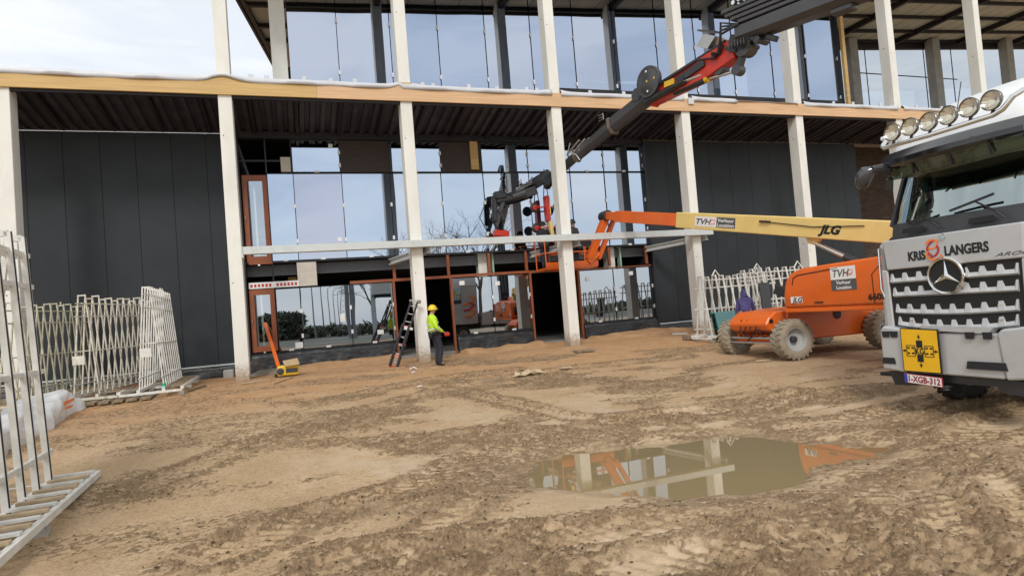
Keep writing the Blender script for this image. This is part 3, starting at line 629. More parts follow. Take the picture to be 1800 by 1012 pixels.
# interior
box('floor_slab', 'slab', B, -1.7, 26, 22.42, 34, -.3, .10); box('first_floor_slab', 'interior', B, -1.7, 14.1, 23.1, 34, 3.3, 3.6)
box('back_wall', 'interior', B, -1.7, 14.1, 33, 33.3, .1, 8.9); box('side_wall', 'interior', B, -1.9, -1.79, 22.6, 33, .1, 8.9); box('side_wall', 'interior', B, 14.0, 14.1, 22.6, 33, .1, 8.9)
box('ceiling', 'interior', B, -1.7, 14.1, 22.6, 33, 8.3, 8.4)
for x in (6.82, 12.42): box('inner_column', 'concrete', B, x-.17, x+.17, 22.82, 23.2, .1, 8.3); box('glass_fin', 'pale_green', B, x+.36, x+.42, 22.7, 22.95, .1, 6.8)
# ---- upper storey
def zr(x): return 14.22+.068*x
box('corner_column', 'concrete', B, -.34, .17, 22.42, 22.9, 8.9, 14.2)['label'] = 'grey concrete corner column of the upper storey'
UX = [.24, 1.92, 3.83, 5.65, 7.54, 9.46, 11.36, 13.22, 15.31, 17.28, 19.31, 21.5, 23.5, 25.50]
for a, b in zip(UX[:-1], UX[1:]):
    w = window(a, b, 9.05, zr(a)-.05, ('glass_up', 'glass_up_pale', 'glass_up_deep')[int(a*7) % 3], tilt=rt()*.5, zt2=zr(b)-.05, clips=False)
    for z in (10.45, 12.35): box('spacer_clip', 'tape', w, b-.035, b+.035, GY-.045, GY-.026, z-.08, z+.08)
mb = MB(); mb.box(.2, 25.5, GY-.1, GY-.03, 9.0, 9.75); mb.build('upstand', 'dark_steel', B)
box('upstand', 'dark_steel', B, 10.5, 25.6, GY-.14, GY-.101, 9.0, 10.22)
box('timber_post', 'ply_yellow', B, 25.62, 25.80, 22.2, 22.34, 9.0, zr(25.7)-.02)['label'] = 'yellow timber post at the corner of the upper glazing'
box('corner_frame', 'black_frame', B, 25.50, 25.60, 22.36, 26, 9.0, zr(25.7)-.02)
RX = [29.5, 32.2, 34.9, 37.5, 40.1, 42.7, 45.3, 48, 51, 54, 58, 62]; RY = 28.7
for a, b in zip(RX[:-1], RX[1:]):
    w = window(a, b, 9.05, 13.72+.068*a, 'glass_rear', y=RY, tilt=rt()*.5, zt2=13.72+.068*b, clips=False)
    for z in (11.2, 13.6): box('spacer_clip', 'tape', w, b-.04, b+.04, RY-.045, RY-.026, z-.09, z+.09)
MB().bar((25.6, RY+.05, 13.95+.068*25.6), (62, RY+.05, 13.95+.068*62), .3, .42).build('rear_header', 'dark_steel', B); box('rear_rail', 'black_frame', B, 33, 43, RY-.06, RY-.03, 14.5, 14.56)
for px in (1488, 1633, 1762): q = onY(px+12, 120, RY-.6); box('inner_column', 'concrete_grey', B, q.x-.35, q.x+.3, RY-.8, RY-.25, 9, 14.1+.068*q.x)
box('upper_return_wall', 'black_frame', B, 25.5, 25.6, 26.0, RY, 9.0, zr(25.7)-.02)
# roof: oblique left edge, gentle rise to the right
def rp(x, y, dz=0): return (x, y, 14.2+.068*x+dz)
L0 = (-2.33, 19.4); L1 = (.2, 34.6)
mb = MB(); RXW = 25.75; mb.add([rp(RXW, 19.4), rp(64, 19.4), rp(64, 28.95), rp(RXW, 28.95), rp(RXW, 19.4, .45), rp(64, 19.4, .45), rp(64, 28.95, .45), rp(RXW, 28.95, .45)], [(0, 1, 2, 3), (4, 7, 6, 5), (0, 4, 5, 1), (2, 6, 7, 3), (1, 5, 6, 2)]); mb.add([rp(*L0), rp(RXW, 19.4), rp(RXW, 34.6), rp(*L1), rp(*L0, .45), rp(RXW, 19.4, .45), rp(RXW, 34.6, .45), rp(*L1, .45)], [(0, 1, 2, 3), (4, 7, 6, 5), (0, 4, 5, 1), (1, 5, 6, 2), (2, 6, 7, 3), (3, 7, 4, 0)])
rf = mb.build('roof', 'soffit', B)
mb = MB(); mb.bar(rp(L0[0]-.06, L0[1], .2), rp(L1[0]-.06, L1[1], .2), .10, .62); mb.bar(rp(L0[0]+.14, L0[1], -.06), rp(L1[0]+.14, L1[1], -.06), .14, .10); mb.bar(rp(-2.4, 19.33, .2), rp(64, 19.33, .2), .10, .62); mb.build('fascia', 'dark_steel', rf)
mb = MB()
for y in (19.8, 21.6, 23.4, 25.2, 27.0, 28.4): mb.bar(rp(L0[0]+.2+(y-19.4)*.166, y, -.09), rp(64, y, -.09), .16, .16)
for x in COLX[1:]+[48.7, 54.4, 60]: mb.bar(rp(x, 19.5, -.16), rp(x, RY-.3 if x > 25 else 22.4, -.16), .22, .30)
mb.build('roof_beam', 'dark_steel', rf)
mb = MB(); x = -1.5
while x < 62: mb.bar(rp(x, 19.5, -.004), rp(x, RY if x > 25.6 else 22.4, -.004), .02, .006); x += 1.1
mb.build('panel_joint', 'dark_steel', rf)
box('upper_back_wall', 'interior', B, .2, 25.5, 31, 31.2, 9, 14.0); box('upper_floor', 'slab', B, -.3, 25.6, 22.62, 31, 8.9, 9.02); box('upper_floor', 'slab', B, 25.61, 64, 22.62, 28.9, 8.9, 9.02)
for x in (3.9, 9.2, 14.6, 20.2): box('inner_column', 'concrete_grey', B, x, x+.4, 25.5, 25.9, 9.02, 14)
# ---- galvanised canopy frame
mb = MB()
for a, b in ((-1.45, 3.95), (3.96, 9.6), (9.61, 15.08)):
    cbm = MB().box(a, b, D-.30, D-.02, 3.86, 3.92).box(a, b, D-.30, D-.27, 3.74, 3.86).box(a, b, D-.30, D-.02, 3.70, 3.74).build('canopy_beam', 'galv', B)
for x in (3.98, 9.62): box('splice_plate', 'galv', B, x-.22, x+.22, D-.32, D-.302, 3.70, 3.92)
for p, q in (((4.15, 19.75), (3.25, 22.4)), ((9.55, 19.75), (8.72, 22.4)), ((14.95, 19.75), (13.9, 22.4))):
    mb = MB(); mb.bar((*p, 3.64), (*q, 3.52), .05, .20); mb.bar((p[0], p[1], 3.73), (q[0], q[1], 3.61), .20, .03); mb.bar((p[0], p[1], 3.54), (q[0], q[1], 3.42), .20, .03)
    mb.build('canopy_brace', 'galv', B)
box('canopy_bracket', 'galv', B, -1.5, -1.44, D-.3, D+.1, 3.6, 3.92)

# ================================================================ boom lift
gl = -.28
LT = empty('boom_lift', (12.6, 12.9, gl), 0, 'orange boom lift with muddy grey tyres and a long cream and orange boom', 'boom lift')
def wheel(parent, c, r, w, ax, tm='tyre_grey', rm='rim_grey', lugs=22, dish=.5, hub=True):
    """tyre with chevron lugs, rim and hub; ax points to the outer face"""
    c = Vector(c); ax = Vector(ax).normalized(); h = w/2
    t = Vector((0, 0, 1)); a = ax.cross(t).normalized(); b = ax.cross(a)
    mb = MB(); mb.lathe(c, ax, [(-h*.8, r*.56), (-h, r*.66), (-h, r*.82), (-h*.86, r*.93), (-h*.3, r*.955), (h*.3, r*.955), (h*.86, r*.93), (h, r*.82), (h, r*.66), (h*.8, r*.56)], 40)
    for k in range(lugs):
        for sd in (-1, 1):
            th = 2*math.pi*(k+(.5 if sd > 0 else 0))/lugs; th2 = th+.13
            def P(th_, off, rr): return c+ax*off+(a*math.cos(th_)+b*math.sin(th_))*rr
            q = [P(th-.065, sd*h*1.0, r*.84), P(th+.065, sd*h*1.0, r*.84), P(th+.06, sd*h*.9, r), P(th-.06, sd*h*.9, r), P(th2-.05, sd*h*.02, r*.94), P(th2+.05, sd*h*.02, r*.94), P(th2+.045, sd*h*.04, r), P(th2-.045, sd*h*.04, r)]
            mb.add(q, [(0, 1, 2, 3), (4, 7, 6, 5), (0, 4, 5, 1), (1, 5, 6, 2), (2, 6, 7, 3), (3, 7, 4, 0)])
    ty = mb.build('wheel', tm, parent, smooth=True)
    mb = MB(); mb.lathe(c, ax, [(h*.82, r*.60), (h*.86, r*.565), (h*.55, r*.53), (h*.2, r*.50), (h*(1-dish)*.2, r*.44), (h*.02, r*.2), (h*.02, 0)], 36); mb.lathe(c, ax, [(-h*.82, r*.60), (-h*.5, r*.53), (-h*.3, r*.3), (-h*.3, 0)], 24); mb.build('rim', rm, ty, smooth=True)
    if hub:
        mb = MB(); mb.lathe(c, ax, [(0, r*.17), (h*.45, r*.165), (h*.52, r*.14), (h*.52, 0)], 18)
        hb = mb.build('hub', 'grey_plastic', ty, smooth=True)
    return ty
for i, (x, y) in enumerate(((11.25, 11.95), (11.35, 14.15), (14.35, 12.05), (14.45, 14.25))):
    wheel(LT, (x, y, gl+.49), .50, .38, (-.10, -1 if y < 13 else 1, 0))
# chassis
def yprism(poly, y0, y1): return MB().prism([(x, y0, z) for x, z in poly], (0, y1-y0, 0))
z = gl
ch = yprism([(11.75, z+.42), (14.3, z+.38), (14.75, z+.6), (14.85, z+1.0), (14.5, z+1.22), (11.9, z+1.22), (11.5, z+1.16), (11.45, z+.8)], 12.3, 13.8).build('chassis', 'orange', LT, bevel=.03)
ax_ = yprism([(10.85, z+.88), (10.98, z+1.05), (11.2, z+1.18), (11.7, z+1.2), (11.75, z+.62), (11.3, z+.6), (10.95, z+.72)], 12.35, 13.75).build('axle_cover', 'orange', LT, bevel=.03)
MB().lathe((11.02, 12.345, z+.95), (0, -1, 0), [(0, .06), (.006, .06), (.006, 0)], 14).build('hole', 'black', ax_)
mb = MB(); mb.bar((11.25, 12.2, z+.5), (11.3, 13.9, z+.5), .18, .2); mb.build('axle', 'orange', LT)
for i in range(4): MB().tube([(10.98-.02*i, 12.7+.2*i, z+1.0), (10.86, 12.75+.2*i, z+.8-.05*i), (11.0, 12.6+.3*i, z+.55), (11.2, 12.5+.35*i, z+.66)], .016, 6).build('hose', 'rubber', LT, smooth=True)
MB().tube([(11.02, 12.15, z+.52), (11.02, 14.0, z+.52)], .035).build('steering_rod', 'rod', LT); MB().tube([(11.0, 12.1, z+.40), (11.0, 14.0, z+.40)], .025).build('steering_rod', 'rod', LT)
mb = MB(); mb.tube([(11.05, 12.3, z+.62), (10.93, 12.8, z+.75), (11.0, 13.2, z+.45), (11.1, 13.6, z+.8)], .018, 6); mb.build('hose', 'rubber', LT); 
mb = MB(); mb.bar((14.42, 12.2, z+.5), (14.42, 14.1, z+.5), .2, .22); mb.build('axle', 'orange', LT)
MB().lathe((13.1, 12.285, z+.97), (0, -1, 0), [(0, .13), (.01, .12), (.01, 0)], 16).build('chassis_port', 'black', ch)
MB().lathe((12.45, 12.0, z+1.1), (0, 0, 1), [(0, .5), (.2, .5), (.2, 0)], 24).build('slew_ring', 'grey_plastic', LT)
# turntable frame: u along the boom heading, v to its left
HD = rad(94.3); uu = Vector((math.cos(HD), math.sin(HD), 0)); vv = Vector((-uu.y, uu.x, 0)); TC = Vector((12.42, 11.15, 0))
def T(u, v, z): return TC+uu*u+vv*v+Vector((0, 0, z))
def uprism(poly, v0, v1): return MB().prism([T(u, v0, z) for u, z in poly], vv*(v1-v0))
hoodp = [(-2.55, .95), (-2.62, 1.2), (-2.5, 1.92), (-1.9, 1.99), (.45, 1.90), (.78, 1.80), (.93, 1.62), (1.02, 1.3), (1.03, 1.02), (.98, .95)]
hood = uprism(hoodp, .42, 1.12).build('engine_hood', 'orange', LT, bevel=.06, bseg=3, smooth=True)
uprism([(-2.6, .86), (1.0, .86), (1.03, .955), (-2.63, .955)], .40, 1.135).build('hood_sill', 'orange', LT, bevel=.015)
uprism([(u, z) for u, z in hoodp], -1.12, -.42).build('tank_hood', 'orange', LT, bevel=.06, bseg=3, smooth=True)
uprism([(-2.2, .82), (.9, .82), (.9, 1.3), (-1.0, 1.5), (-2.2, 2.2)], -.42, .42).build('turntable', 'orange', LT)
cw = uprism([(-2.95, .85), (-2.63, .85), (-2.5, 1.9), (-2.8, 1.85)], -1.1, 1.1).build('counterweight', 'orange', LT, bevel=.05)
# hood relief grooves
def side_line(pts, m, w=.012, v=1.123, par=hood, name='groove'): return MB().tube([T(u, v, z) for u, z in pts], w, 5).build(name, m, par)
side_line([(.72, 1.52), (.68, 1.68), (.55, 1.74), (-.55, 1.82)], 'black', .012)
side_line([(-1.35, 1.0), (-1.35, 1.62), (-1.5, 1.76), (-2.4, 1.86)], 'black', .010)
uprism([(-.1, 1.06), (.12, 1.06), (.12, 1.09), (-.1, 1.09)], 1.12, 1.14).build('latch', 'black', hood)
side_line([(.98, 1.0), (-2.5, 1.0)], 'black', .006)
ut = -uu    # reading direction on the left side (towards the camera is -u)
def hsign(u, z0, w, h, m, v=1.124): return MB().prism([T(u, v, z0), T(u-w, v, z0), T(u-w, v, z0+h), T(u, v, z0+h)], vv*.006)
def tvh(parent, u, z, w, side, v):
    pass
sg = hsign(-.36, 1.56, .62, .28, 'white').build('rental_sign', 'white', hood); s2 = hsign(-.36, 1.32, .62, .24, 'sign_grey').build('sign_field', 'sign_grey', sg)
def htext(s, u, z, h, m, v=1.131, par=hood, **k): return text('lettering', s, m, par, T(u, v, z), ut, (0, 0, 1), h, .002, **k)[0]
htext('TVH', -.42, 1.62, .16, 'sign_grey', par=sg, shear=.25, bold=.02, xs=.95); 
MB().tube([T(-.77, 1.133, 1.64), T(-.90, 1.133, 1.66), T(-.92, 1.133, 1.76), T(-.79, 1.133, 1.74), T(-.77, 1.133, 1.64), T(-.93, 1.133, 1.70)], .008, 5).build('emblem', 'logo_pink', sg)
htext('Verhuur', -.67, 1.455, .075, 'white', par=sg, bold=.02, align='CENTER'); htext('Location', -.67, 1.345, .075, 'white', par=sg, bold=.02, align='CENTER')
hb_ = hsign(.80, 1.085, .34, .15, 'white', 1.1225); hb_ = hb_.build('badge', 'white', hood)
htext('JLG', .77, 1.10, .12, 'plate_ink' if 'plate_ink' in M else 'sign_grey', v=1.130, shear=.3, bold=.04, xs=1.1, par=hb_)
htext('660SJ', -1.22, 1.08, .13, 'black', v=1.126, bold=.04, xs=1.15)
for u_ in (.62, -.2, -1.2, -2.2): MB().lathe(T(u_, 1.122, 1.04), vv, [(0, .018), (.01, .018), (.012, 0)], 8).build('bolt', 'rod', hood)
uprism([(-1.95, 1.95), (-1.85, 1.95), (-1.85, 2.12), (-1.95, 2.12)], .55, .65).build('exhaust', 'rubber', LT, bevel=.02)
mb = MB().tube([T(-1.5, .8, 1.9), T(-1.5, .8, 2.12), T(-1.42, .8, 2.22)], .06, 10); mb.build('exhaust', 'rubber', LT)
# dark control box at the front end of the hood
mb = MB(); mb.bar(T(1.0, .75, 1.25), T(1.42, .9, 1.45), .26, .22); mb.build('control_box', 'rubber', LT)
# boom
P0 = T(-1.55, 0, 2.42); Ptip = Vector(onY(1064, 379, 20.4)); bd = (Ptip-P0).normalized()
L = (Ptip-P0).length; Pc = P0+bd*(L*.64)
bm = MB().bar(P0-bd*.25, Pc, .40, .50, w2=.40, h2=.48).build('boom', 'cream', LT, bevel=.02)
MB().bar(Pc-bd*.2, P0+bd*(L*.93), .30, .40).build('boom_extension', 'orange', LT, bevel=.015); MB().bar(P0+bd*(L*.90), Ptip+bd*.05, .26, .34, w2=.26, h2=.26).build('boom_nose', 'orange', LT, bevel=.02)
bup = vv.cross(bd).normalized()*-1
if bup.z < 0: bup = -bup
def BS(s, h, o=.204): return P0+bd*s+bup*h+vv*o          # on the boom's left side
def bsign(s0, s1, h0, h1, m, nm, par, o=.204): return MB().prism([BS(s1, h0, o), BS(s0, h0, o), BS(s0, h1, o), BS(s1, h1, o)], vv*.005).build(nm, m, par)
def along(x):   # distance along the boom seen at photo column x
    lo, hi = 0, L
    for _ in range(40):
        m_ = (lo+hi)/2; p = P0+bd*m_-Vector((0, 0, CAMZ)); px = 900+FPX*p.dot(CR)/p.dot(CF)
        if px > x: lo = m_
        else: hi = m_
    return lo
a, b, c = along(1231), along(1269), along(1302)
s1 = bsign(b, a, -.14, .15, 'white', 'rental_sign', bm); s2 = bsign(c, b, -.14, .15, 'sign_grey', 'sign_field', s1)
def btext(s, d, h0, h, m, par, **k): return text('lettering', s, m, par, BS(d, h0, .211), -bd, bup, h, .002, **k)[0]
btext('TVH', a-.06, -.07, .16, 'sign_grey', s1, shear=.25, bold=.03, xs=(a-b)*.58/.36)
MB().tube([BS(b+(a-b)*.30, -.06, .213), BS(b+(a-b)*.08, -.04, .213), BS(b+(a-b)*.06, .08, .213), BS(b+(a-b)*.28, .06, .213), BS(b+(a-b)*.30, -.06, .213)], .010, 5).build('emblem', 'logo_pink', s1)
btext('Verhuur', (b+c)/2, .02, .095, 'white', s1, bold=.02, xs=(b-c)*.8/.42, align='CENTER'); btext('Location', (b+c)/2, -.115, .095, 'white', s1, bold=.02, xs=(b-c)*.8/.42, align='CENTER')
a, b = along(1449), along(1482); w_ = text('lettering', 'JLG', 'black', bm, BS(a, -.11, .206), -bd, bup, .21, .004, shear=.3, bold=.05, xs=(a-b)/.42)[0]
MB().bar(BS(along(1346), .10, .23), BS(along(1364), .10, .23), .05, .05).build('hose_guide', 'rubber', bm)
MB().tube([BS(along(1360), .09, .22), BS(along(1440), .03, .22), BS(along(1530), .12, .22)], .012, 5).build('cable', 'rubber', bm)
# lift cylinder and boom foot
q0 = T(-.9, 0, 1.55); q1 = BS(along(1432), -.36, 0)
MB().prism([BS(along(1420), -.24, .05), BS(along(1447), -.24, .05), BS(along(1437), -.42, .05), BS(along(1425), -.40, .05)], vv*-.10).build('cylinder_lug', 'cream', bm)
cy_ = MB().tube([q0, q0+(q1-q0)*.55], .09, 12).build('lift_cylinder', 'grey_plastic', LT, smooth=True); MB().tube([q0+(q1-q0)*.5, q1], .055, 12).build('piston_rod', 'chrome', cy_, smooth=True)
uprism([(-2.1, 1.7), (-.95, 1.7), (-1.05, 2.0), (-1.3, 2.32), (-1.5, 2.75), (-1.75, 2.7), (-1.9, 2.2)], -.26, .26).build('boom_foot', 'cream', LT, bevel=.02)
MB().tube([T(-1.0, .3, 1.9), T(-1.12, .32, 2.15), T(-1.3, .3, 2.35), T(-1.6, .3, 2.3)], .035, 8).build('hose', 'rubber', LT)
# knuckle, jib and basket
J0 = Ptip+Vector((0, 0, -.02)); J1 = Vector(onY(1034, 456, 20.75))
MB().lathe(J0+Vector((0, -.22, 0)), (0, 1, 0), [(0, 0), (0, .20), (.44, .20), (.44, 0)], 14).build('boom_knuckle', 'grey_plastic', LT)
for off, hh, nm in ((0, .24, 'jib'), (.38, .10, 'jib_link')):
    MB().bar(J0+Vector((off, .02, -.08)), J1+Vector((off+.05, .02, 0)), .26, hh, up=(1, 0, 0)).build(nm, 'orange', LT, bevel=.01)
MB().bar(J1+Vector((.0, 0, -.1)), J1+Vector((.42, 0, .25)), .2, .2).build('jib_foot', 'orange', LT)
BX0, BX1, BY0, BY1, BZ = 8.62, 10.72, 20.75, 21.7, 2.86
bk = MB().box(BX0, BX1, BY0, BY1, BZ-.06, BZ+.02).build('basket', 'orange', LT)
mb = MB()
for zz in (BZ+.55, BZ+1.1): mb.tube([(BX0, BY0, zz), (BX1, BY0, zz), (BX1, BY1, zz), (BX0, BY1, zz), (BX0, BY0, zz)], .024, 6)
n = 5
for i in range(n):
    x = BX0+(BX1-BX0)*i/(n-1)
    for y in (BY0, BY1): mb.tube([(x, y, BZ), (x, y, BZ+1.1)], .022, 6)
mb.build('guard_rail', 'orange', bk)
MB().box(BX0, BX1, BY0-.01, BY0+.01, BZ, BZ+.20).build('kick_plate', 'orange', bk)
MB().box(BX1-.75, BX1-.2, BY0-.03, BY0+.2, BZ+.75, BZ+1.15).build('control_panel', 'rubber', bk)

# ================================================================ truck with loader crane
TG = -.46; TY = 5.92
TR = empty('crane_truck', (9.6, TY, TG), 0, 'silver truck with a row of roof lamps and a black and red crane boom', 'truck')
def xprism(poly, x0, x1): return MB().prism([(x0, y, z) for y, z in poly], (x1-x0, 0, 0))
def sy(poly): return [(2*TY-y, z) for y, z in poly][::-1]
def ringc(z, xf, hw, xb=10.65, r=.28, bow=.05):
    """cab outline at one height: slightly bowed front with rounded corners"""
    pts = []
    for k in range(13):
        f = -1+2*k/12; y = f*(hw-r); pts.append(Vector((xf+bow*f*f, TY-y, z)))
    c = []
    for k in range(1, 6):
        th = math.pi/2*k/6; c.append((xf+bow+r*(1-math.cos(th)), hw-r+r*math.sin(th)))
    left = [Vector((x, TY-y_, z)) for x, y_ in c]; right = [Vector((x, TY+y_, z)) for x, y_ in c]
    return right[::-1]+pts+left+[Vector((xb, TY-hw, z)), Vector((xb, TY+hw, z))]
def cabloft(levels, nm, m, **k): return MB().loft([ringc(*l) for l in levels]).build(nm, m, TR, smooth=True, **k)
cab = cabloft([(.72, 8.46, 1.04), (1.6, 8.44, 1.06), (2.06, 8.46, 1.07)], 'cab', 'silver')
cabloft([(2.062, 8.45, 1.075), (2.30, 8.50, 1.07)], 'cowl', 'grey_plastic')
# recess behind the grille, front panel
xprism([(TY-.88, .72), (TY+.88, .72), (TY+.92, 1.63), (TY-.92, 1.63)], 8.335, 8.43).build('grille_backing', 'black', TR)
fp = xprism([(TY-.95, 1.62), (TY+.90, 1.62), (TY+.93, 2.055), (TY-.97, 2.055)], 8.30, 8.44).build('front_panel', 'silver', TR, bevel=.018, bseg=2)
def tooth_bar(z0, hw, droop, ymin=None, skip=0):
    """grille slat: smooth lower edge, trapezoid notches in the upper edge"""
    n = 8; pitch = 2*hw/n; top = []; bot = []
    def zb(y): return z0-droop*(1-((y-TY)/hw)**2)
    y = TY-hw; bot = [(TY-hw+2*hw*i/16, zb(TY-hw+2*hw*i/16)) for i in range(17)]
    for i in range(n):
        a_ = TY-hw+pitch*i; 
        for dy, h in ((.0, .135), (pitch*.13, .135), (pitch*.25, .060), (pitch*.75, .060), (pitch*.87, .135)): top.append((a_+dy, zb(a_+dy)+h))
    top.append((TY+hw, zb(TY+hw)+.125))
    return bot, top
for z0, hw, dr in ((1.43, .86, .0), (1.225, .84, .0), (.985, .82, .03), (.80, .80, .06)):
    bot, top = tooth_bar(z0, hw, dr); segs = 8
    poly = bot+top[::-1]
    # split in quads along y for clean faces
    ys = sorted(set([round(p[0], 4) for p in top])); 
    def it(P, y):
        for (a0, b0), (a1, b1) in zip(P[:-1], P[1:]):
            if a0-1e-6 <= y <= a1+1e-6: return b0+(b1-b0)*((y-a0)/(a1-a0+1e-9))
        return P[-1][1]
    mb = MB(); R = [[Vector((8.33, y, it(bot, y)-.012)), Vector((8.30, y, it(bot, y)+.01)), Vector((8.33, y, it(top, y))), Vector((8.40, y, it(top, y))), Vector((8.40, y, it(bot, y)-.012))] for y in ys]
    mb.loft(R); mb.build('grille_bar', 'silver', TR)
    for sgn in (-1, 1):
        yy = TY+sgn*hw*.75-.03; MB().box(8.315, 8.33, yy, yy+.06, z0+.05, z0+.075).build('grille_light', 'lens', TR)
xprism([(TY+.88, .72), (TY+.99, .72), (TY+1.0, 1.62), (TY+.90, 1.62)], 8.31, 8.46).build('grille_surround', 'silver', TR, bevel=.015); xprism(sy([(TY+.88, .72), (TY+.99, .72), (TY+1.0, 1.62), (TY+.90, 1.62)]), 8.31, 8.46).build('grille_surround', 'silver', TR, bevel=.015)
# three pointed star badge
bc = Vector((8.285, TY+.01, 1.475)); eb = MB().lathe(bc, (-1, 0, 0), [(-.04, .255), (.02, .255), (.035, .24), (.03, .218), (0, .21), (0, 0)], 40).build('badge_ring', 'chrome', TR, smooth=True)
MB().lathe(bc, (-1, 0, 0), [(.004, .21), (.006, .208), (.006, 0)], 32).build('badge_disc', 'black', eb)
mb = MB()
for k in range(3):
    th = math.pi/2+k*2*math.pi/3; d = Vector((0, math.cos(th), math.sin(th))); e_ = Vector((0, -math.sin(th), math.cos(th))); f0 = Vector((-.010, 0, 0))
    tip = bc+d*.212+f0; l = bc+(d*-.012+e_*.036).normalized()*.042+f0; r_ = bc+(d*-.012-e_*.036).normalized()*.042+f0; mid = bc+Vector((-.032, 0, 0))
    mb.add([tip, l, mid, r_, bc+f0], [(0, 1, 2), (0, 2, 3), (0, 4, 1), (0, 3, 4)])
mb.build('star', 'chrome', eb)
# lettering on the panel (reads towards -Y)
def ptext(s, y, z, h, m, x=8.298, par=None, **k): return text('lettering', s, m, par or fp, (x, y, z), (0, -1, 0), (0, 0, 1), h, .004, **k)
ptext('KRIS', 6.455, 1.725, .13, 'black', xs=.74, bold=.035); ptext('LANGERS', 5.925, 1.745, .13, 'black', xs=.75, bold=.035)
ptext('AROCS', 5.30, 1.665, .045, 'sign_grey', xs=2.1, shear=.5)
def arc(cy_, cz, ry, rz, a0, a1, w, m, x, par, rot=0, nm='logo_band'):
    R = []
    for k in range(15):
        th = rad(a0+(a1-a0)*k/14); yy = math.cos(th)*ry; zz = math.sin(th)*rz; c_, s_ = math.cos(rad(rot)), math.sin(rad(rot)); y = cy_+yy*c_-zz*s_; z = cz+yy*s_+zz*c_
        ty, tz = -math.sin(th)*ry, math.cos(th)*rz; ty, tz = ty*c_-tz*s_, ty*s_+tz*c_; l_ = math.hypot(ty, tz); ny, nz = tz/l_, -ty/l_
        R.append([Vector((x, y-ny*w/2, z-nz*w/2)), Vector((x, y+ny*w/2, z+nz*w/2)), Vector((x-.003, y+ny*w/2, z+nz*w/2)), Vector((x-.003, y-ny*w/2, z-nz*w/2))])
    return MB().loft(R).build(nm, m, par)
ly, lz = 6.075, 1.845
arc(ly+.02, lz+.075, .085, .060, 20, 330, .024, 'logo_orange', 8.298, fp, -8); arc(ly+.03, lz-.01, .10, .085, 150, 290, .026, 'logo_red', 8.294, fp, -10); arc(ly-.03, lz+.01, .115, .105, -60, 80, .024, 'logo_red', 8.291, fp, 0)
arc(ly, lz-.075, .10, .065, 170, 400, .024, 'logo_orange', 8.288, fp, 8)
MB().lathe((8.30, 5.94, 2.0), (-1, 0, 0), [(0, .045), (.015, .04), (.015, 0)], 16).build('camera_eye', 'chrome', fp)
for y in (6.45, 5.5): xprism([(y-.17, 2.13), (y+.17, 2.13), (y+.15, 2.2), (y-.15, 2.2)], 8.425, 8.44).build('grip_recess', 'black', TR)
# windscreen, pillars, interior
def slab4(a, b, c, d, nm, m, th=Vector((.01, 0, 0)), par=TR): return MB().prism([a, b, c, d], th).build(nm, m, par)
wx0, wx1 = 8.50, 8.86
N12 = 12; R = []
for k in range(N12+1):
    f = -1+2*k/N12; bow = .10*f*f+.06*abs(f)**8
    R.append([Vector((wx0+bow, TY+f*1.0, 2.30)), Vector((wx1+bow, TY+f*.98, 3.08))])
mb = MB()
for a, b in zip(R[:-1], R[1:]): mb.add([a[0], b[0], b[1], a[1]], [(0, 1, 2, 3)])
mb.build('windscreen', 'windshield', TR, smooth=True)
for sg in (-1, 1):
    MB().bar((wx0+.17, TY+sg*1.03, 2.28), (wx1+.17, TY+sg*1.0, 3.1), .05, .07).build('pillar', 'grey_plastic', TR)
    mb = MB(); mb.add([(wx0+.22, TY+sg*1.06, 2.32), (9.9, TY+sg*1.06, 2.32), (9.9, TY+sg*1.03, 3.05), (wx1+.22, TY+sg*1.03, 3.05)], [(0, 1, 2, 3)]); mb.build('side_window', 'windshield', TR)
    MB().box(9.9, 10.65, TY+sg*1.07-.02, TY+sg*1.07+.02, 2.28, 3.1).build('rear_pillar', 'silver', TR)
MB().box(10.6, 10.65, TY-1.05, TY+1.05, 2.28, 3.3).build('cab_back', 'grey_plastic', TR)
MB().box(8.75, 9.15, TY-.98, TY+.98, 2.12, 2.30).build('dashboard', 'grey_plastic', TR)
sw = MB(); cst = Vector((9.15, TY+.52, 2.52)); 
for k in range(24):
    th = 2*math.pi*k/24; th2 = 2*math.pi*(k+1)/24; ax1 = Vector((0, 1, 0)); ax2 = Vector((.5, 0, .86)); sw.tube([cst+ax1*.24*math.cos(th)+ax2*.24*math.sin(th), cst+ax1*.24*math.cos(th2)+ax2*.24*math.sin(th2)], .018, 6, caps=False)
sw.bar(cst-Vector((0, .22, 0)), cst+Vector((0, .22, 0)), .05, .02); sw.build('steering_wheel', 'khaki', TR)
for sg in (-1, 1):
    s_ = MB().box(9.5, 9.65, TY+sg*.5-.25, TY+sg*.5+.25, 1.9, 2.75).build('seat', 'grey_plastic', TR, bevel=.05); MB().box(9.48, 9.6, TY+sg*.5-.13, TY+sg*.5+.13, 2.78, 3.0).build('headrest', 'grey_plastic', s_, bevel=.03)
slab4((8.86, 6.73, 2.28), (8.86, 6.60, 2.28), (9.0, 6.56, 2.95), (9.0, 6.66, 2.95), 'inner_pillar', 'pale_green')
MB().bar((8.80, 5.95, 2.42), (8.86, 5.70, 2.44), .02, .24).build('dash_screen', 'grey_plastic', TR)
# wipers
for y0, y1, z1 in ((6.12, 6.55, 2.36), (5.28, 5.92, 2.44)):
    w = MB().tube([(8.43, y0-.06, 2.14), (8.41, y0+.02, 2.24), (8.46, y0+(y1-y0)*.45, z1-.03)], .014, 6).build('wiper_arm', 'rubber', TR)
    MB().bar((8.47, y0+(y1-y0)*.1, z1+.03), (8.47, y1, z1-.09), .02, .03).build('wiper_blade', 'rubber', w)
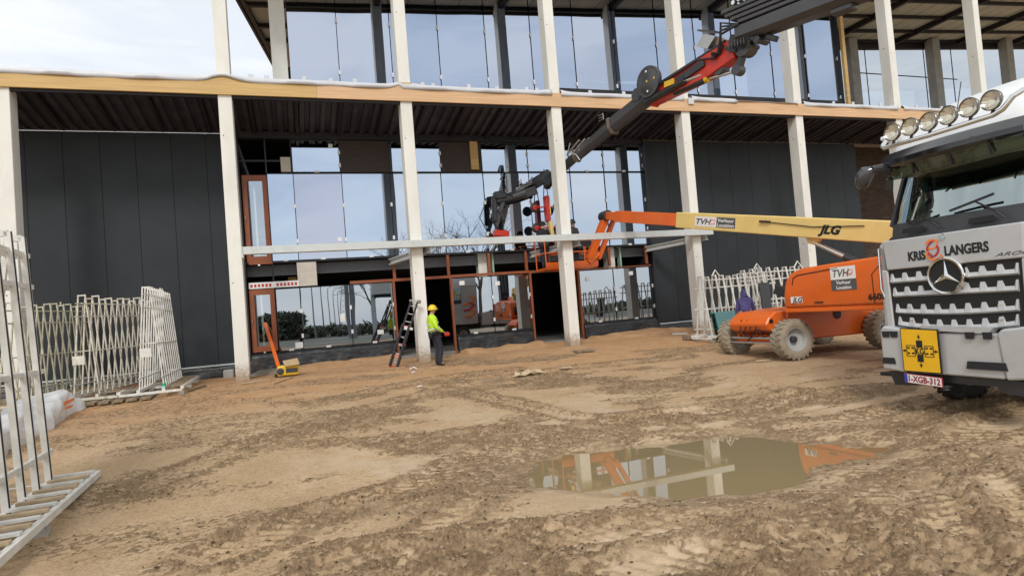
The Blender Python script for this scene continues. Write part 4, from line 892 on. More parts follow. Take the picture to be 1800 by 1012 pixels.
# visor, roof, lamp rail
R = []
for k in range(N12+1):
    f = -1+2*k/N12; bow = .12*f*f; y = TY+f*.98
    R.append([Vector((8.40+bow, y, 3.12+.03*f*f)), Vector((8.36+bow, y, 3.17)), Vector((8.36+bow, y, 3.24)), Vector((8.52+bow, y, 3.38)), Vector((8.9+bow, y, 3.38)), Vector((8.84+bow, y, 3.14))])
lipR = []
for k in range(N12+1):
    f = -1+2*k/N12; bow = .12*f*f; y = TY+f*.97; lipR.append([Vector((8.50+bow, y, 2.93+.05*f*f)), Vector((8.42+bow, y, 3.13))])
lm_ = MB()
for a, b in zip(lipR[:-1], lipR[1:]): lm_.add([a[0], b[0], b[1], a[1]], [(0, 1, 2, 3)])
lm_.build('visor_screen', pane_mat('tinted_visor', (.25, .30, .28), (.10, .17, .14), .35), TR, smooth=True)
for y in (TY+.45, TY-.1, TY-.6): MB().bar((8.47, y, 2.97), (8.43, y, 3.13), .03, .02).build('visor_clip', 'rubber', TR)
vs_ = MB().loft(R).build('sun_visor', mat('gloss_black', (.018, .018, .02), .12, var=.03, spec=.7), TR, smooth=True)
R = [ringc(3.05, 8.80, 1.05, r=.3), ringc(3.34, 8.62, 1.06, r=.3), ringc(3.62, 8.72, 1.02, r=.3), ringc(3.80, 9.0, .92, r=.3), ringc(3.86, 9.4, .8, r=.3)]
MB().loft(R).build('cab_roof', 'white_paint', TR, smooth=True)
R = [ringc(3.80, 9.10, .78, r=.3), ringc(4.02, 9.35, .76, r=.3), ringc(4.16, 9.8, .7, r=.25)]
MB().loft(R).build('roof_deflector', 'white_paint', TR, smooth=True)
MB().box(8.64, 8.70, TY-1.0, TY+.95, 3.35, 3.375).build('roof_seam', 'rubber', TR)
rail = MB().tube([(8.42, 6.66, 3.60), (8.26, 6.66, 3.44), (8.22, 6.60, 3.40), (8.20, 5.92, 3.385), (8.22, 5.10, 3.40), (8.24, 5.0, 3.44), (8.26, 4.88, 3.56), (8.42, 4.85, 3.64)], .032, 10).build('lamp_rail', 'chrome', TR, smooth=True)
for i in range(6):
    y = 6.44-i*.268; c_ = Vector((8.22, y, 3.585-.012*(i in (2, 3)))); 
    lp = MB().lathe(c_, (-1, 0, .06), [(-.10, .04), (-.07, .09), (-.02, .125), (.02, .128), (.028, .122), (.018, .114)], 28).build('roof_lamp', mat('lamp_shell', (.20, .19, .18), .25, metal=.8, var=.05), TR, smooth=True)
    MB().lathe(c_, (-1, 0, .06), [(-.05, 0), (-.045, .04), (-.02, .085), (.012, .112)], 24).build('reflector', 'lens', lp, smooth=True)
    MB().lathe(c_, (-1, 0, .06), [(.016, .114), (.030, .07), (.034, 0)], 24).build('lens', M['windshield'] if False else pane_mat('lamp_lens', (.9, .88, .8), (.9, .87, .8), .12), lp, smooth=True)
    MB().bar(c_+Vector((.03, 0, -.12)), (8.22, y, 3.40), .05, .03).build('lamp_bracket', 'chrome', lp)
MB().tube([(8.5, 5.72, 3.62), (8.47, 5.60, 4.02)], .006, 5).build('antenna', 'rubber', TR)
MB().box(8.40, 8.5, 6.66, 6.80, 3.56, 3.62).build('marker_lamp', 'white_paint', TR, bevel=.015)
# mirror
mr = MB().tube([(8.70, 6.80, 3.08), (8.48, 6.84, 3.16), (8.30, 6.90, 3.16)], [.07, .08, .05], 8).build('mirror_arm', 'graph', TR, smooth=True)
MB().tube([(8.30, 6.88, 3.16), (8.27, 6.95, 3.13), (8.26, 7.02, 3.06), (8.27, 7.07, 2.97), (8.28, 7.10, 2.90)], [.05, .11, .12, .10, .04], 14).build('mirror', mat('mirror_shell', (.05, .05, .055), .15, var=.05, spec=.8), mr, smooth=True)
MB().tube([(8.60, 6.86, 3.0), (8.66, 6.93, 2.85)], .05, 8).build('mirror_arm', 'graph', TR, smooth=True)
# bumper
bumpL = [(TY+.66, .76), (TY+.98, .80), (TY+1.03, .74), (TY+1.04, .16), (TY+.66, .12), (TY+.60, .70)]
for pl in (bumpL, sy(bumpL)):
    bp_ = xprism(pl, 8.20, 8.62).build('bumper_corner', 'silver', TR, bevel=.03, bseg=2)
xprism([(TY-.62, .70), (TY+.62, .70), (TY+.64, .13), (TY-.64, .13)], 8.22, 8.5).build('bumper', 'silver', TR, bevel=.02)
xprism([(TY-1.0, .115), (TY+1.0, .115), (TY+.92, -.08), (TY+.6, -.06), (TY+.5, .02), (TY-.5, .02), (TY-.6, -.06), (TY-.92, -.08)], 8.27, 8.55).build('bumper_lip', 'black_paint', TR)
for y, z_, w_, h_ in ((TY+.92, .24, .22, .09), (TY-.45, .24, .5, .10)): xprism([(y-w_/2, z_), (y+w_/2, z_), (y+w_/2-.02, z_+h_), (y-w_/2+.02, z_+h_)], 8.188, 8.199).build('fog_slot', 'rubber', TR)
for y in (TY+.93, TY+.80, TY-.28, TY-.50): xprism([(y-.05, .63), (y+.05, .63), (y+.06, .72), (y-.06, .72)], 8.186, 8.199).build('tow_slot', 'rubber', TR)
xprism([(TY+.36, .74), (TY-.50, .70), (TY-.58, .78), (TY+.4, .80)], 8.2, 8.4).build('step_ledge', 'silver', TR)
# headlight guards
for sg in (1, -1):
    yb = TY+sg*1.06; hl = MB().box(8.48, 8.58, min(yb, yb-sg*.3), max(yb, yb-sg*.3), .25, .75).build('headlight', 'lens', TR)
    mb = MB()
    for k in range(5): mb.tube([(8.62, yb+sg*.03, .25+k*.1), (8.40, yb+sg*.02, .25+k*.1), (8.36, yb-sg*.06, .25+k*.1)], .008, 5)
    mb.build('lamp_guard', 'chrome', hl)
    mb = MB(); mb.tube([(8.55, yb+.0*sg, 2.0), (8.36, TY+sg*1.05, 1.95), (8.33, TY+sg*1.04, 1.35), (8.33, TY+sg*.99, 1.22), (8.33, TY+sg*.93, 1.17)], .018, 8); mb.build('guard_tube', 'chrome', TR, smooth=True)
    xprism([(TY+sg*1.0, 1.15), (TY+sg*1.07, 1.2), (TY+sg*1.07, 2.0), (TY+sg*1.02, 2.05)], 8.42, 8.62).build('air_deflector', 'silver', TR)
    xprism([(TY+sg*1.0, .72), (TY+sg*1.08, .72), (TY+sg*1.07, 1.2), (TY+sg*.95, 1.2)], 8.36, 8.7).build('step_panel', 'silver', TR, bevel=.02)
# yellow load sign and plate
ys = [(6.585, .775), (6.03, .755), (6.03, .15), (6.585, .15)]
ysn = xprism(ys, 8.155, 8.175).build('load_sign', 'black', TR); xprism([(6.57, .76), (6.045, .74), (6.045, .165), (6.57, .165)], 8.150, 8.1545).build('sign_face', 'yellow', ysn)
X = 8.149
def sbox(y0, y1, z0, z1, m, nm, x=X): return MB().box(x-.003, x, y0, y1, z0, z1).build(nm, m, ysn)
sc_y = 6.307; sc_z = .452
sbox(sc_y-.045, sc_y+.045, .50, .60, 'black', 'sign_block'); sbox(sc_y-.045, sc_y+.045, .30, .40, 'black', 'sign_block')
text('lettering', 'KG', 'black', ysn, (X-.001, sc_y, .405), (0, -1, 0), (0, 0, 1), .09, .003, xs=.75, bold=.02, align='CENTER')
for s_ in (-1, 1):
    c0 = sc_y+s_*.135
    for a_ in ((c0-.066, c0+.066, .522, .530), (c0-.066, c0+.066, .370, .378), (c0-.066, c0-.058, .378, .522), (c0+.058, c0+.066, .378, .522)): sbox(*a_, 'black', 'sign_line')
    for dy in (-.032, .032):
        for dz in (.405, .480): sbox(c0+dy-.017, c0+dy+.017, dz, dz+.024, 'black', 'sign_dot')
for dy, dz in ((0, 1), (0, -1), (1, 0), (-1, 0)):
    c0 = Vector((X, sc_y+dy*.215, sc_z+dz*.185)); d = Vector((0, dy, dz)); e_ = Vector((0, -dz, dy)); tip = c0+d*.05
    MB().prism([tip, c0+e_*.022, c0-e_*.022], (-.003, 0, 0)).build('arrow', 'black', ysn); MB().bar(c0, c0-d*.03, .004, .008).build('arrow_shaft', 'black', ysn)
pl = xprism([(6.585, .125), (6.03, .10), (6.03, -.035), (6.585, -.01)], 8.150, 8.165).build('number_plate', 'darkred', TR, bevel=.002); xprism([(6.575, .115), (6.04, .09), (6.04, -.025), (6.575, .0)], 8.146, 8.149).build('plate_field', 'white', pl)
xprism([(6.575, .115), (6.53, .113), (6.53, .002), (6.575, .0)], 8.142, 8.1455).build('plate_band', 'blue', pl)
text('lettering', '1-XGB-312', 'darkred', pl, (8.144, 6.515, .016), (0, -1, -.045), (0, -.045, 1), .088, .002, xs=.84, bold=.03)
MB().lathe((8.32, 6.12, -.02), (0, 0, -1), [(0, .08), (.03, .08), (.03, .05), (.07, .06), (.07, 0)], 14).build('tow_pin', 'grey_plastic', TR)
# chassis, axles, body, side panels
MB().box(8.7, 17.5, TY-.45, TY+.45, .35, .72).build('chassis_frame', 'black_paint', TR)
for x in (9.62, 13.6, 14.95):
    for sg in (-1, 1): wheel(TR, (x, TY+sg*.88, TG+.52), .52, .34, (0, sg, 0), 'tyre_black', 'rim_grey', 26, hub=True)
MB().box(9.55, 9.69, TY-.75, TY+.75, 0, .16).build('axle', 'black_paint', TR)
for sg in (-1, 1):
    y = TY+sg*1.1; sp_ = MB().box(10.9, 16.8, min(y, y-sg*.04), max(y, y-sg*.04), .55, 1.35).build('side_panel', 'silver', TR)
    if sg > 0:
        text('lettering', 'KRIS LANGERS', 'black', sp_, (16.2, y+.004, .78), (-1, 0, 0), (0, 0, 1), .34, .004, bold=.02)
    sl_ = MB().box(9.7, 10.62, min(y-sg*.02, y-sg*.05), max(y-sg*.02, y-sg*.05), .9, 3.2).build('cab_side', 'silver', TR)
    if sg > 0:
        for (a_, b_, c_, d_, m_) in ((9.85, 1.2, 10.5, 1.5, 'logo_orange'), (9.8, 1.6, 10.45, 1.95, 'logo_red'), (9.85, 2.0, 10.5, 2.4, 'logo_orange')):
            MB().tube([(a_, y-.0, b_), ((a_+c_)/2, y, b_+.02), (c_, y, d_), ((a_+c_)/2, y, d_+.15)], .07, 6).build('side_logo', m_, TR)
MB().box(11.0, 17.4, TY-1.08, TY+1.08, 1.2, 1.36).build('load_bed', 'black_paint', TR)
for sg in (1,): MB().box(8.5, 8.75, TY+1.10, TY+1.35, .0, .05).build('side_step', 'rubber', TR)
# crane: column, inner boom, outer boom, fly jib
K = Vector((12.9, 5.92, 0)); TIP = Vector(onY(968, 316, 21.3)); pd = Vector((TIP.x-K.x, TIP.y-K.y, 0)).normalized(); pn = Vector((-pd.y, pd.x, 0))
def CP(x, y):      # photo point on the crane's own vertical plane
    v = ray(x, y); o_ = Vector((0, 0, CAMZ)); t = (K-o_).dot(Vector((pn.x, pn.y, 0)))/v.dot(Vector((pn.x, pn.y, 0))); return o_+v*t
MB().bar((12.9, 5.92, .5), (12.9, 5.92, 1.9), 1.1, 1.3).build('crane_base', 'red_paint', TR, bevel=.05)
MB().bar((12.9, 5.92, 1.9), (12.9, 5.92, 4.4), .55, .6).build('crane_column', 'graph', TR, bevel=.05)
e0 = K+Vector((0, 0, 4.3)); e1 = K-pd*.6+Vector((0, 0, 8.3))
MB().bar(e0, e1, .5, .62, up=pd).build('inner_boom', 'graph', TR, bevel=.04); MB().tube([K+pd*.5+Vector((0, 0, 2.6)), K+pd*.25+Vector((0, 0, 6.4))], .13, 12).build('main_cylinder', 'graph', TR, smooth=True)
k0 = CP(1294, 66); ob1 = CP(1514, -16); od = (ob1-k0).normalized(); back = K-pd*.7; tt = ((back-k0).dot(pd))/od.dot(pd); k1 = k0+od*tt
upv = (Vector((0, 0, 1))-od*od.z).normalized()
hexs = lambda c_, w, h: [c_+pn*w/2*a_+upv*h/2*b_ for a_, b_ in ((-.55, -1), (.55, -1), (1, -.45), (1, .8), (.7, 1), (-.7, 1), (-1, .8), (-1, -.45))]
ob = MB().loft([hexs(k0+od*.15, .54, .42), hexs(k1, .66, .52)]).build('outer_boom', 'graph', TR)
for i, (h_, l_) in enumerate(((.27, .0), (.40, .22), (.53, .40), (.66, .52))):
    MB().bar(k0+od*(.25-l_)+upv*h_+pn*.02*i, k1+upv*h_+pn*.02*i, .58-.05*i, .095).build('boom_section', 'graph', TR, bevel=.015)
MB().bar(k0+od*2.6-upv*.28, k0+od*3.1-upv*.28, .3, .14).build('boom_pad', 'graph', TR, bevel=.03)
# hose pack and fittings above the outer boom
for i in range(5): MB().lathe(k0+od*(.15+.17*i)+upv*(.78+.02*i)+pn*.22, pn, [(-.1, 0), (-.1, .055), (.1, .055), (.1, 0)], 10).build('valve', 'rod' if i % 2 else 'chrome', TR)
MB().bar(k0+od*.1+upv*.98, k0+od*1.6+upv*1.02, .35, .22).build('hose_tray', 'black_paint', TR); MB().lathe(k0+od*1.2+upv*1.35+pn*-.1, pn, [(0, 0), (0, .45), (.2, .45), (.2, 0)], 20).build('hose_reel', 'black_paint', TR)
mb = MB()
for s_ in (0, .3): mb.tube([k0+upv*(.9)+od*(.0+s_)+pn*.25, k0+upv*(1.35)+od*(-.05+s_)+pn*.25, k0+upv*1.35+od*(.5+s_)+pn*.25, k0+upv*.9+od*(.6+s_)+pn*.25], .015, 6)
mb.build('hand_bracket', 'graph', TR)
for i in range(8): q_ = k0-upv*(.26+.06*(i % 3))+od*(-.15+i*.13); MB().lathe(q_-pn*.2, pn, [(0, 0), (0, .05+.02*((i*5) % 3)), (.42, .05+.02*((i*5) % 3)), (.42, 0)], 10).build('hinge_pin', 'black_paint', TR, smooth=True)
MB().bar(k0-od*.1-upv*.05, k0+od*.5-upv*.30, .36, .26).build('hinge_plate', 'black_paint', TR, bevel=.02); MB().bar(k0+od*.9-upv*.26, k0+od*1.2-upv*.42, .12, .14).build('hinge_hook', 'black_paint', TR, bevel=.02)
for i in range(6): MB().tube([k0+od*(.0+.09*i)-upv*.20+pn*.3, k0+od*(.05+.09*i)-upv*.38+pn*.34, k0+od*(.12+.09*i)-upv*.22+pn*.3], .022, 6).build('hose', 'rubber', TR, smooth=True)
for i in range(4): MB().tube([k0+upv*.2+od*.3+pn*(.28-.05*i), k0+upv*(.1+.1*i)-od*.25+pn*.3, k0-upv*.35-od*.35+pn*(.3-.04*i), CP(1262, 96)+pn*.25-upv*.04*i], .035, 8).build('hose', 'rubber', TR, smooth=True)
# fly jib, red
f0 = CP(1296, 88); f1 = CP(1150, 170); fd = (f1-f0).normalized(); fu = (Vector((0, 0, 1))-fd*fd.z).normalized()
fj = MB().loft([[f0+pn*.17*a_+fu*(.36*b_-.02) for a_, b_ in ((-1, -.6), (1, -.6), (1, .9), (-1, .9))], [f0+fd*.9+pn*.2*a_+fu*(.34*b_-.02) for a_, b_ in ((-1, -1), (1, -1), (1, .8), (-1, .8))], [f1+pn*.18*a_+fu*(.26*b_) for a_, b_ in ((-1, -1), (1, -1), (1, .6), (-1, .6))], [CP(1150, 186)+pn*.16*a_+fu*.06*b_ for a_, b_ in ((-1, -1), (1, -1), (1, 1), (-1, 1))]]).build('fly_jib', 'red_paint', TR, bevel=.02)
MB().bar(f0+fu*.34+fd*.2, f1+fu*.22, .3, .05).build('jib_track', 'black_paint', fj)
MB().loft([[CP(1246+dx, 62+dy)+pn*s_*.2 for s_ in (1, -1)]+[CP(1232+dx, 84+dy)+pn*s_*.2 for s_ in (-1, 1)] for dx, dy in ((0, 0), (20, 4))]).build('jib_cover', 'rod', TR)
MB().bar(CP(1232, 55), CP(1262, 57), .3, .04).build('jib_cover_plate', 'graph', TR)
for dh, m_ in ((.05, 'black_paint'),): MB().bar(f0+fd*.9+pn*.23+fu*dh, f0+fd*1.9+pn*.24-fu*.05, .06, .2).build('valve_block', m_, fj)
MB().tube([f0+fd*.2+pn*.24+fu*.2, f0+fd*.55+pn*.26-fu*.0, f0+fd*1.1+pn*.25+fu*.2, f1+pn*.22+fu*.12], .03, 6).build('hose', 'rubber', fj, smooth=True)
# link arms and cylinders below
MB().bar(CP(1285, 85), CP(1268, 122), .2, .26).build('link_arm', 'graph', TR, bevel=.03); MB().lathe(CP(1268, 122)-pn*.15, pn, [(0, 0), (0, .16), (.3, .16), (.3, 0)], 16).build('link_joint', 'graph', TR)
MB().bar(CP(1312, 72), CP(1298, 124), .16, .2).build('link_arm', 'graph', TR, bevel=.03); MB().lathe(CP(1298, 124)-pn*.12, pn, [(0, 0), (0, .14), (.24, .14), (.24, 0)], 16).build('link_joint', 'graph', TR); MB().lathe(CP(1312, 84)-pn*.18, pn, [(0, 0), (0, .24), (.36, .24), (.36, 0)], 18).build('link_joint', 'graph', TR)
c1 = MB().tube([CP(1145, 182)+pn*.22, CP(1215, 143)+pn*.22], .105, 12).build('jib_cylinder', 'black_paint', TR, smooth=True); MB().tube([CP(1210, 146)+pn*.22, CP(1268, 122)+pn*.1], .045, 10).build('piston_rod', 'rod', c1, smooth=True)
c2 = MB().tube([CP(1190, 164)+pn*.1, CP(1248, 140)+pn*.1], .09, 12).build('jib_cylinder', 'black_paint', TR, smooth=True); MB().tube([CP(1245, 141)+pn*.1, CP(1298, 124)], .04, 10).build('piston_rod', 'rod', c2, smooth=True); MB().lathe(CP(1247, 140)+pn*.1, (CP(1248, 140)-CP(1190, 164)), [(-.05, .1), (.05, .1), (.05, 0)], 12).build('cylinder_band', 'yellow_mach', c2)
a_, b_ = CP(1182, 152)+pn*.335, CP(1199, 145)+pn*.335; MB().bar(a_, b_, .012, .16, up=(0, 0, 1)).build('yellow_label', 'yellow_mach', TR)
# hose wheel
hw_ = MB().lathe(CP(1152, 146)+pn*.18, pn, [(0, 0), (0, .44), (.04, .46), (.07, .40), (.11, .46), (.15, .46), (.15, .34), (.18, .30), (.18, 0)], 40).build('hose_wheel', 'graph', TR, smooth=True)
for q in ((0, .3), (0, -.3), (-.3, 0), (0, 0)): MB().lathe(CP(1152, 146)+pn*.361+pd*q[0]+Vector((0, 0, q[1])), pn, [(0, .035), (.006, .035), (.006, 0)], 8).build('wheel_label', 'tape' if q[1] else 'yellow_mach', hw_)
# jib telescope, three black stages
j0 = CP(1140, 172); j3 = TIP; jm1 = CP(1075, 224); jm2 = CP(1012, 276)
def hx(c_, w, h, d): 
    u_ = (Vector((0, 0, 1))-d*d.z).normalized(); return [c_+pn*w/2*a_+u_*h/2*b_ for a_, b_ in ((-.5, -1), (.5, -1), (1, -.3), (.8, 1), (-.8, 1), (-1, -.3))]
for (p, q, w, h, nm) in ((j0, jm1, .40, .46, 'jib_stage'), (jm1, jm2, .32, .37, 'jib_stage'), (jm2, TIP, .26, .30, 'jib_stage')):
    d_ = (q-p).normalized(); MB().loft([hx(p-d_*.1, w, h, d_), hx(q, w, h, d_)]).build(nm, 'graph', TR, bevel=.015)
    MB().loft([hx(q-d_*.12, w*1.16, h*1.2, d_), hx(q-d_*.02, w*1.16, h*1.2, d_)]).build('stage_collar', 'khaki', TR)
MB().lathe(CP(1126, 168)-pn*.2, pn, [(0, 0), (0, .2), (.4, .2), (.4, 0)], 18).build('jib_pivot', 'graph', TR)
mb = MB(); c_ = CP(1064, 208)
for dz in (0, .09, .18): mb.tube([c_+Vector((0, 0, dz))-pd*-.1, c_+Vector((0, 0, dz))+pd*.35], .014, 5)
mb.tube([c_-pd*-.1, c_-pd*-.1+Vector((0, 0, .2))], .014, 5); mb.build('hose_guide', 'rod', TR)
for i, (x, y) in enumerate(((1020, 247), (1030, 245), (1038, 243))): MB().tube([CP(x, y)+pn*.05, CP(x-16, y+22)+pn*.12], .035, 8).build('hose_fitting', 'rod', TR)
MB().tube([CP(1010, 252)+pn*.2, CP(1008, 268)+pn*.25, CP(1022, 272)+pn*.25, CP(1028, 282)+pn*.22], .022, 6).build('hose', 'rod', TR, smooth=True)
MB().lathe(TIP-pn*.16, pn, [(0, 0), (0, .22), (.32, .22), (.32, 0)], 16).build('tip_joint', 'black_paint', TR)
MB().bar(TIP, TIP+pd*.35+Vector((0, 0, -.2)), .24, .3).build('tip_head', 'black_paint', TR, bevel=.03)

def MP(x, y, Y=22.0): return onY(x, y, Y)  # solid arm, head and hoses below imitate the crane's reflection in the glass
for q0_, q1_, q2_ in (((868, 350), (860, 372), (872, 398)), ((900, 340), (920, 326), (944, 318)), ((948, 312), (956, 298), (966, 308)), ((874, 344), (884, 338), (900, 344))): MB().tube([MP(*q0_, 21.9), MP(*q1_, 21.85), MP(*q2_, 21.9)], .018, 6).build('hose', 'rubber', TR, smooth=True)
ma = MB().bar(MP(966, 306), MP(938, 324), .3, .42).build('reflection_arm', 'black_paint', TR, bevel=.04)
MB().bar(MP(940, 318), MP(907, 334), .10, .12).build('reflection_cylinder', 'rod', ma); MB().bar(MP(942, 334), MP(918, 342), .26, .34).build('reflection_stage', 'graph', ma, bevel=.03); MB().tube([MP(922, 340), MP(900, 347)], [.20, .15], 12).build('reflection_rotator', 'graph', ma, smooth=True)
MB().bar(MP(903, 346), MP(872, 352), .20, .24).build('reflection_stage', 'black_paint', ma, bevel=.03); MB().bar(MP(888, 342), MP(868, 345), .3, .3).build('reflection_motor', 'black_paint', ma, bevel=.04)
MB().bar(MP(868, 346), MP(870, 390), .18, .20).build('reflection_head', 'black_paint', ma, bevel=.04); MB().bar(MP(885, 352), MP(872, 400), .12, .14).build('link', 'graph', ma, bevel=.02); MB().bar(MP(878, 372), MP(886, 388), .2, .14).build('valve_block', 'black_paint', ma, bevel=.02)
MB().tube([MP(884, 350), MP(892, 372), MP(884, 396)], .025, 6).build('hose', 'rubber', ma, smooth=True); MB().tube([MP(880, 350), MP(868, 376), MP(876, 404)], .025, 6).build('hose', 'rubber', ma, smooth=True); MB().bar(MP(868, 410), MP(894, 412), .25, .26).build('reflection_base', 'red_paint', ma, bevel=.04)

# ================================================================ vacuum lifter hanging from the crane
vx, vy = 9.36, 22.0
# (heights follow the rig above)
VL = empty('vacuum_lifter', (vx, vy, 4.2), 0, 'red and cream glass lifter with round suction pads hanging from the crane tip', 'glass lifter')
MB().bar((vx, vy, 5.75), (vx, vy, 4.75), .30, .16).build('lifter_frame', 'red_paint', VL, bevel=.02); MB().bar((vx+.08, vy-.09, 5.7), (vx+.08, vy-.09, 5.0), .10, .04).build('battery_box', 'cream', VL)
MB().bar((vx+.05, vy, 4.75), (vx+.1, vy, 4.1), .36, .14).build('lifter_housing', 'cream', VL, bevel=.02)
mb = MB()
for dx in (-.1, .1): MB().tube([(vx+dx, vy, 5.7), (vx+dx*.5, vy, 6.15)], .018, 6).build('sling', 'rubber', VL)
for zz in (5.32, 4.52):
    for sx in (-1, 1):
        ar = MB().tube([(vx, vy, zz), (vx+sx*.48, vy, zz)], .03, 8).build('pad_arm', 'red_paint', VL)
        pa = MB().lathe((vx+sx*.48, vy+.08, zz), (0, -1, 0), [(-.02, 0), (-.02, .19), (.02, .20), (.05, .15), (.05, 0)], 24).build('suction_pad', 'rubber', ar, smooth=True)
        MB().lathe((vx+sx*.48, vy+.03, zz), (0, -1, 0), [(0, .10), (.02, .095), (.02, 0)], 16).build('pad_centre', 'red_paint', ar)

# ================================================================ glass racks
def spot(px, py):
    z = -.3
    for _ in range(12):
        p = onZ(px, py, z); z = G(p.x, p.y)
    return Vector((p.x, p.y, z))
def rack(loc, rz, n, L, h, wb, m, label, group, ledge=.4, strips=False, jitter=.02, plate=True, lean=0.0, lugs=False, slat='wood', base_z=.16, bar=.032, onesided=False):
    r = empty('glass_rack', (0, 0, 0)); tag(r, label, 'glass rack', group)
    mb = MB(); hw = wb/2
    for sx in (-hw-ledge, -hw, hw, hw+ledge):
        if sx < -hw and onesided: continue
        mb.bar((sx, 0, base_z), (sx, L, base_z), .07, .08)
    for y in (.02, L/2, L-.02): mb.bar((-hw-(0 if onesided else ledge), y, base_z-.06), (hw+ledge, y, base_z-.06), .07, .06)
    mb.build('base_frame', m, r)
    for y in (.15, L*.5, L-.15):
        for sx in (-hw, hw+ledge*.9): MB().box(sx-.06, sx+.06, y-.06, y+.06, -.02, base_z-.08).build('foot', 'concrete_grey' if strips else m, r)
    for i in range(n):
        y = L*(i+.5)/n; j = random.uniform(-jitter, jitter); top = .08; zt = h+random.uniform(-jitter, jitter)*1.2
        f = MB().bar((-hw, y+j, base_z), (lean-top, y-j*.5, zt), bar, bar*.9).bar((hw, y-j, base_z), (lean+top, y+j*.5, zt), bar, bar*.9)
        f.bar((-hw*.55, y, base_z+(h-base_z)*.45), (hw*.55, y, base_z+(h-base_z)*.45), bar*.6, bar*.6).bar((-top+lean, y, zt-.02), (top+lean, y, zt-.02), bar, bar)
        fo = f.build('a_frame', m, r)
        if strips: MB().bar((hw+.03, y-j-.028, base_z), (lean+top+.03, y+j*.5-.028, h), .012, bar*.5).build('rubber_strip', 'rubber', fo)
        if not strips and random.random() < .12: MB().bar((lean, y, zt), (lean, y, zt+random.uniform(.05, .12)), .03, .03).build('pin', m, fo)
    for zf in (.12, .45, .80, .93):
        z_ = base_z+(h-base_z)*zf; 
        for s_ in (-1, 1):
            x_ = lean*zf+s_*(hw*(1-zf)+.05*zf); MB().bar((x_, 0, z_), (x_, L, z_), bar*.7, bar*.8).build('rail', m, r)
    if plate:
        MB().box(-hw*.70, hw*.25, -.012, .012, base_z+.36*(h-base_z)-.10, base_z+.36*(h-base_z)+.12).build('name_plate', m, r)
    k = int(L/.28)
    for i in range(k):
        y = L*(i+.5)/k; MB().box(hw+.03, hw+ledge-.02, y-.045, y+.045, base_z+.045, base_z+.075).build('slat', ('wood_pale', 'rack_white')[i % 2] if strips else slat, r)
    if lugs:
        for f in (.2, .75):
            MB().tube([(0, L*f-.14, h), (0, L*f, h+.18), (0, L*f+.14, h)], .025, 6).build('lifting_eye', m, r)
    r.location = loc; r.rotation_euler = (0, 0, rz); return r
LG = 'glass racks left of the entrance'; RG = 'glass racks behind the boom lift'
rack((-3.66, 17.75, G(-3.7, 19)), rad(2), 10, 3.5, 2.80, .56, 'rack_white', 'clean white glass rack on a slatted base with a green bottle on it', LG, ledge=.42, jitter=.015)
rack((-5.22, 18.15, G(-5.1, 19)), rad(-14), 13, 3.9, 2.68, .62, 'rack_cream', 'rust-stained cream glass rack standing between two other racks', LG, ledge=.5, jitter=.05, slat='wood')
rack((-6.95, 18.2, G(-6.6, 19)), rad(-13), 13, 3.9, 2.62, .62, 'rack_ochre', 'dull yellowish glass rack beside the leftmost concrete column', LG, ledge=.5, jitter=.05, slat='wood')
rack((-3.57, 5.9, -.60), rad(3), 9, 4.55, 3.62, .80, 'rack_white', 'tall white glass rack with black rubber strips in the left foreground', LG, ledge=.52, strips=True, jitter=.0, lean=.16, bar=.08, base_z=.20, slat='wood')
rack((-6.4, 12.0, -.35), rad(4), 6, 2.6, 3.0, 1.1, 'rack_white', 'white glass rack behind the plastic covered bundle at the left edge', LG, ledge=.4, jitter=.01, bar=.07)
rack((15.4, 17.0, G(14, 17)), rad(90), 11, 3.1, 2.12, .75, 'rack_white', 'white glass rack with open A-frames behind the man in the purple hoodie', RG, ledge=.15, jitter=.03, lugs=True, bar=.045, slat='rack_white')
rack((18.3, 18.1, G(17, 18)), rad(88), 9, 3.3, 2.25, .9, 'rack_white', 'white glass rack partly hidden by the orange engine hood', RG, ledge=.15, jitter=.03, lugs=True, bar=.045, slat='rack_white')
# green bottle on the clean rack's base
p = onY(289, 685, 17.95); BT = empty('bottle', (p.x, p.y, p.z-.05), 0, 'green bottle with a pale teal label standing on the rack base', 'bottle')
MB().lathe((p.x, p.y, p.z-.05), (0, 0, 1), [(0, 0), (0, .045), (.02, .05), (.20, .05), (.25, .03), (.30, .018), (.32, .018), (.32, 0)], 14).build('bottle_body', 'bottle_green', BT, smooth=True)
MB().lathe((p.x, p.y, p.z-.05), (0, 0, 1), [(.04, .0515), (.16, .0515)], 14).build('bottle_label', 'bottle_teal', BT, smooth=True)
# boards and glass between the racks behind the lift
q = onY(1280, 596, 16.3); g_ = MB()
for i in range(5): g_.add([(q.x-.32+.01*i, 16.25+i*.05, -.08), (q.x+.45+.01*i, 16.25+i*.05, -.08), (q.x+.50, 16.5+i*.05, .85), (q.x-.28, 16.5+i*.05, .85)], [(0, 1, 2, 3)])
GB = empty('glass_stack', (q.x, 16.3, -.08), 0, 'stack of greenish glass sheets leaning on a white rack', 'glass sheets'); 
for i in range(5):
    mbq = MB(); dy = i*.05; mbq.add([(q.x-.32, 16.25+dy, -.08), (q.x+.45, 16.25+dy, -.08), (q.x+.50, 16.5+dy, .85), (q.x-.28, 16.5+dy, .85)], [(0, 1, 2, 3)]); o_ = mbq.build('glass_sheet', 'green_glass', GB); o_.modifiers.new('t', 'SOLIDIFY').thickness = .012
a = onY(1334, 497, 16.6); b = onY(1352, 496, 16.6); c = onY(1358, 549, 16.4); d = onY(1343, 549, 16.4)
tag(MB().prism([a, b, c, d], (0, .05, 0)).build('dark_panel', 'grey_plastic'), 'dark grey panel leaning upright against the white rack', 'panel')

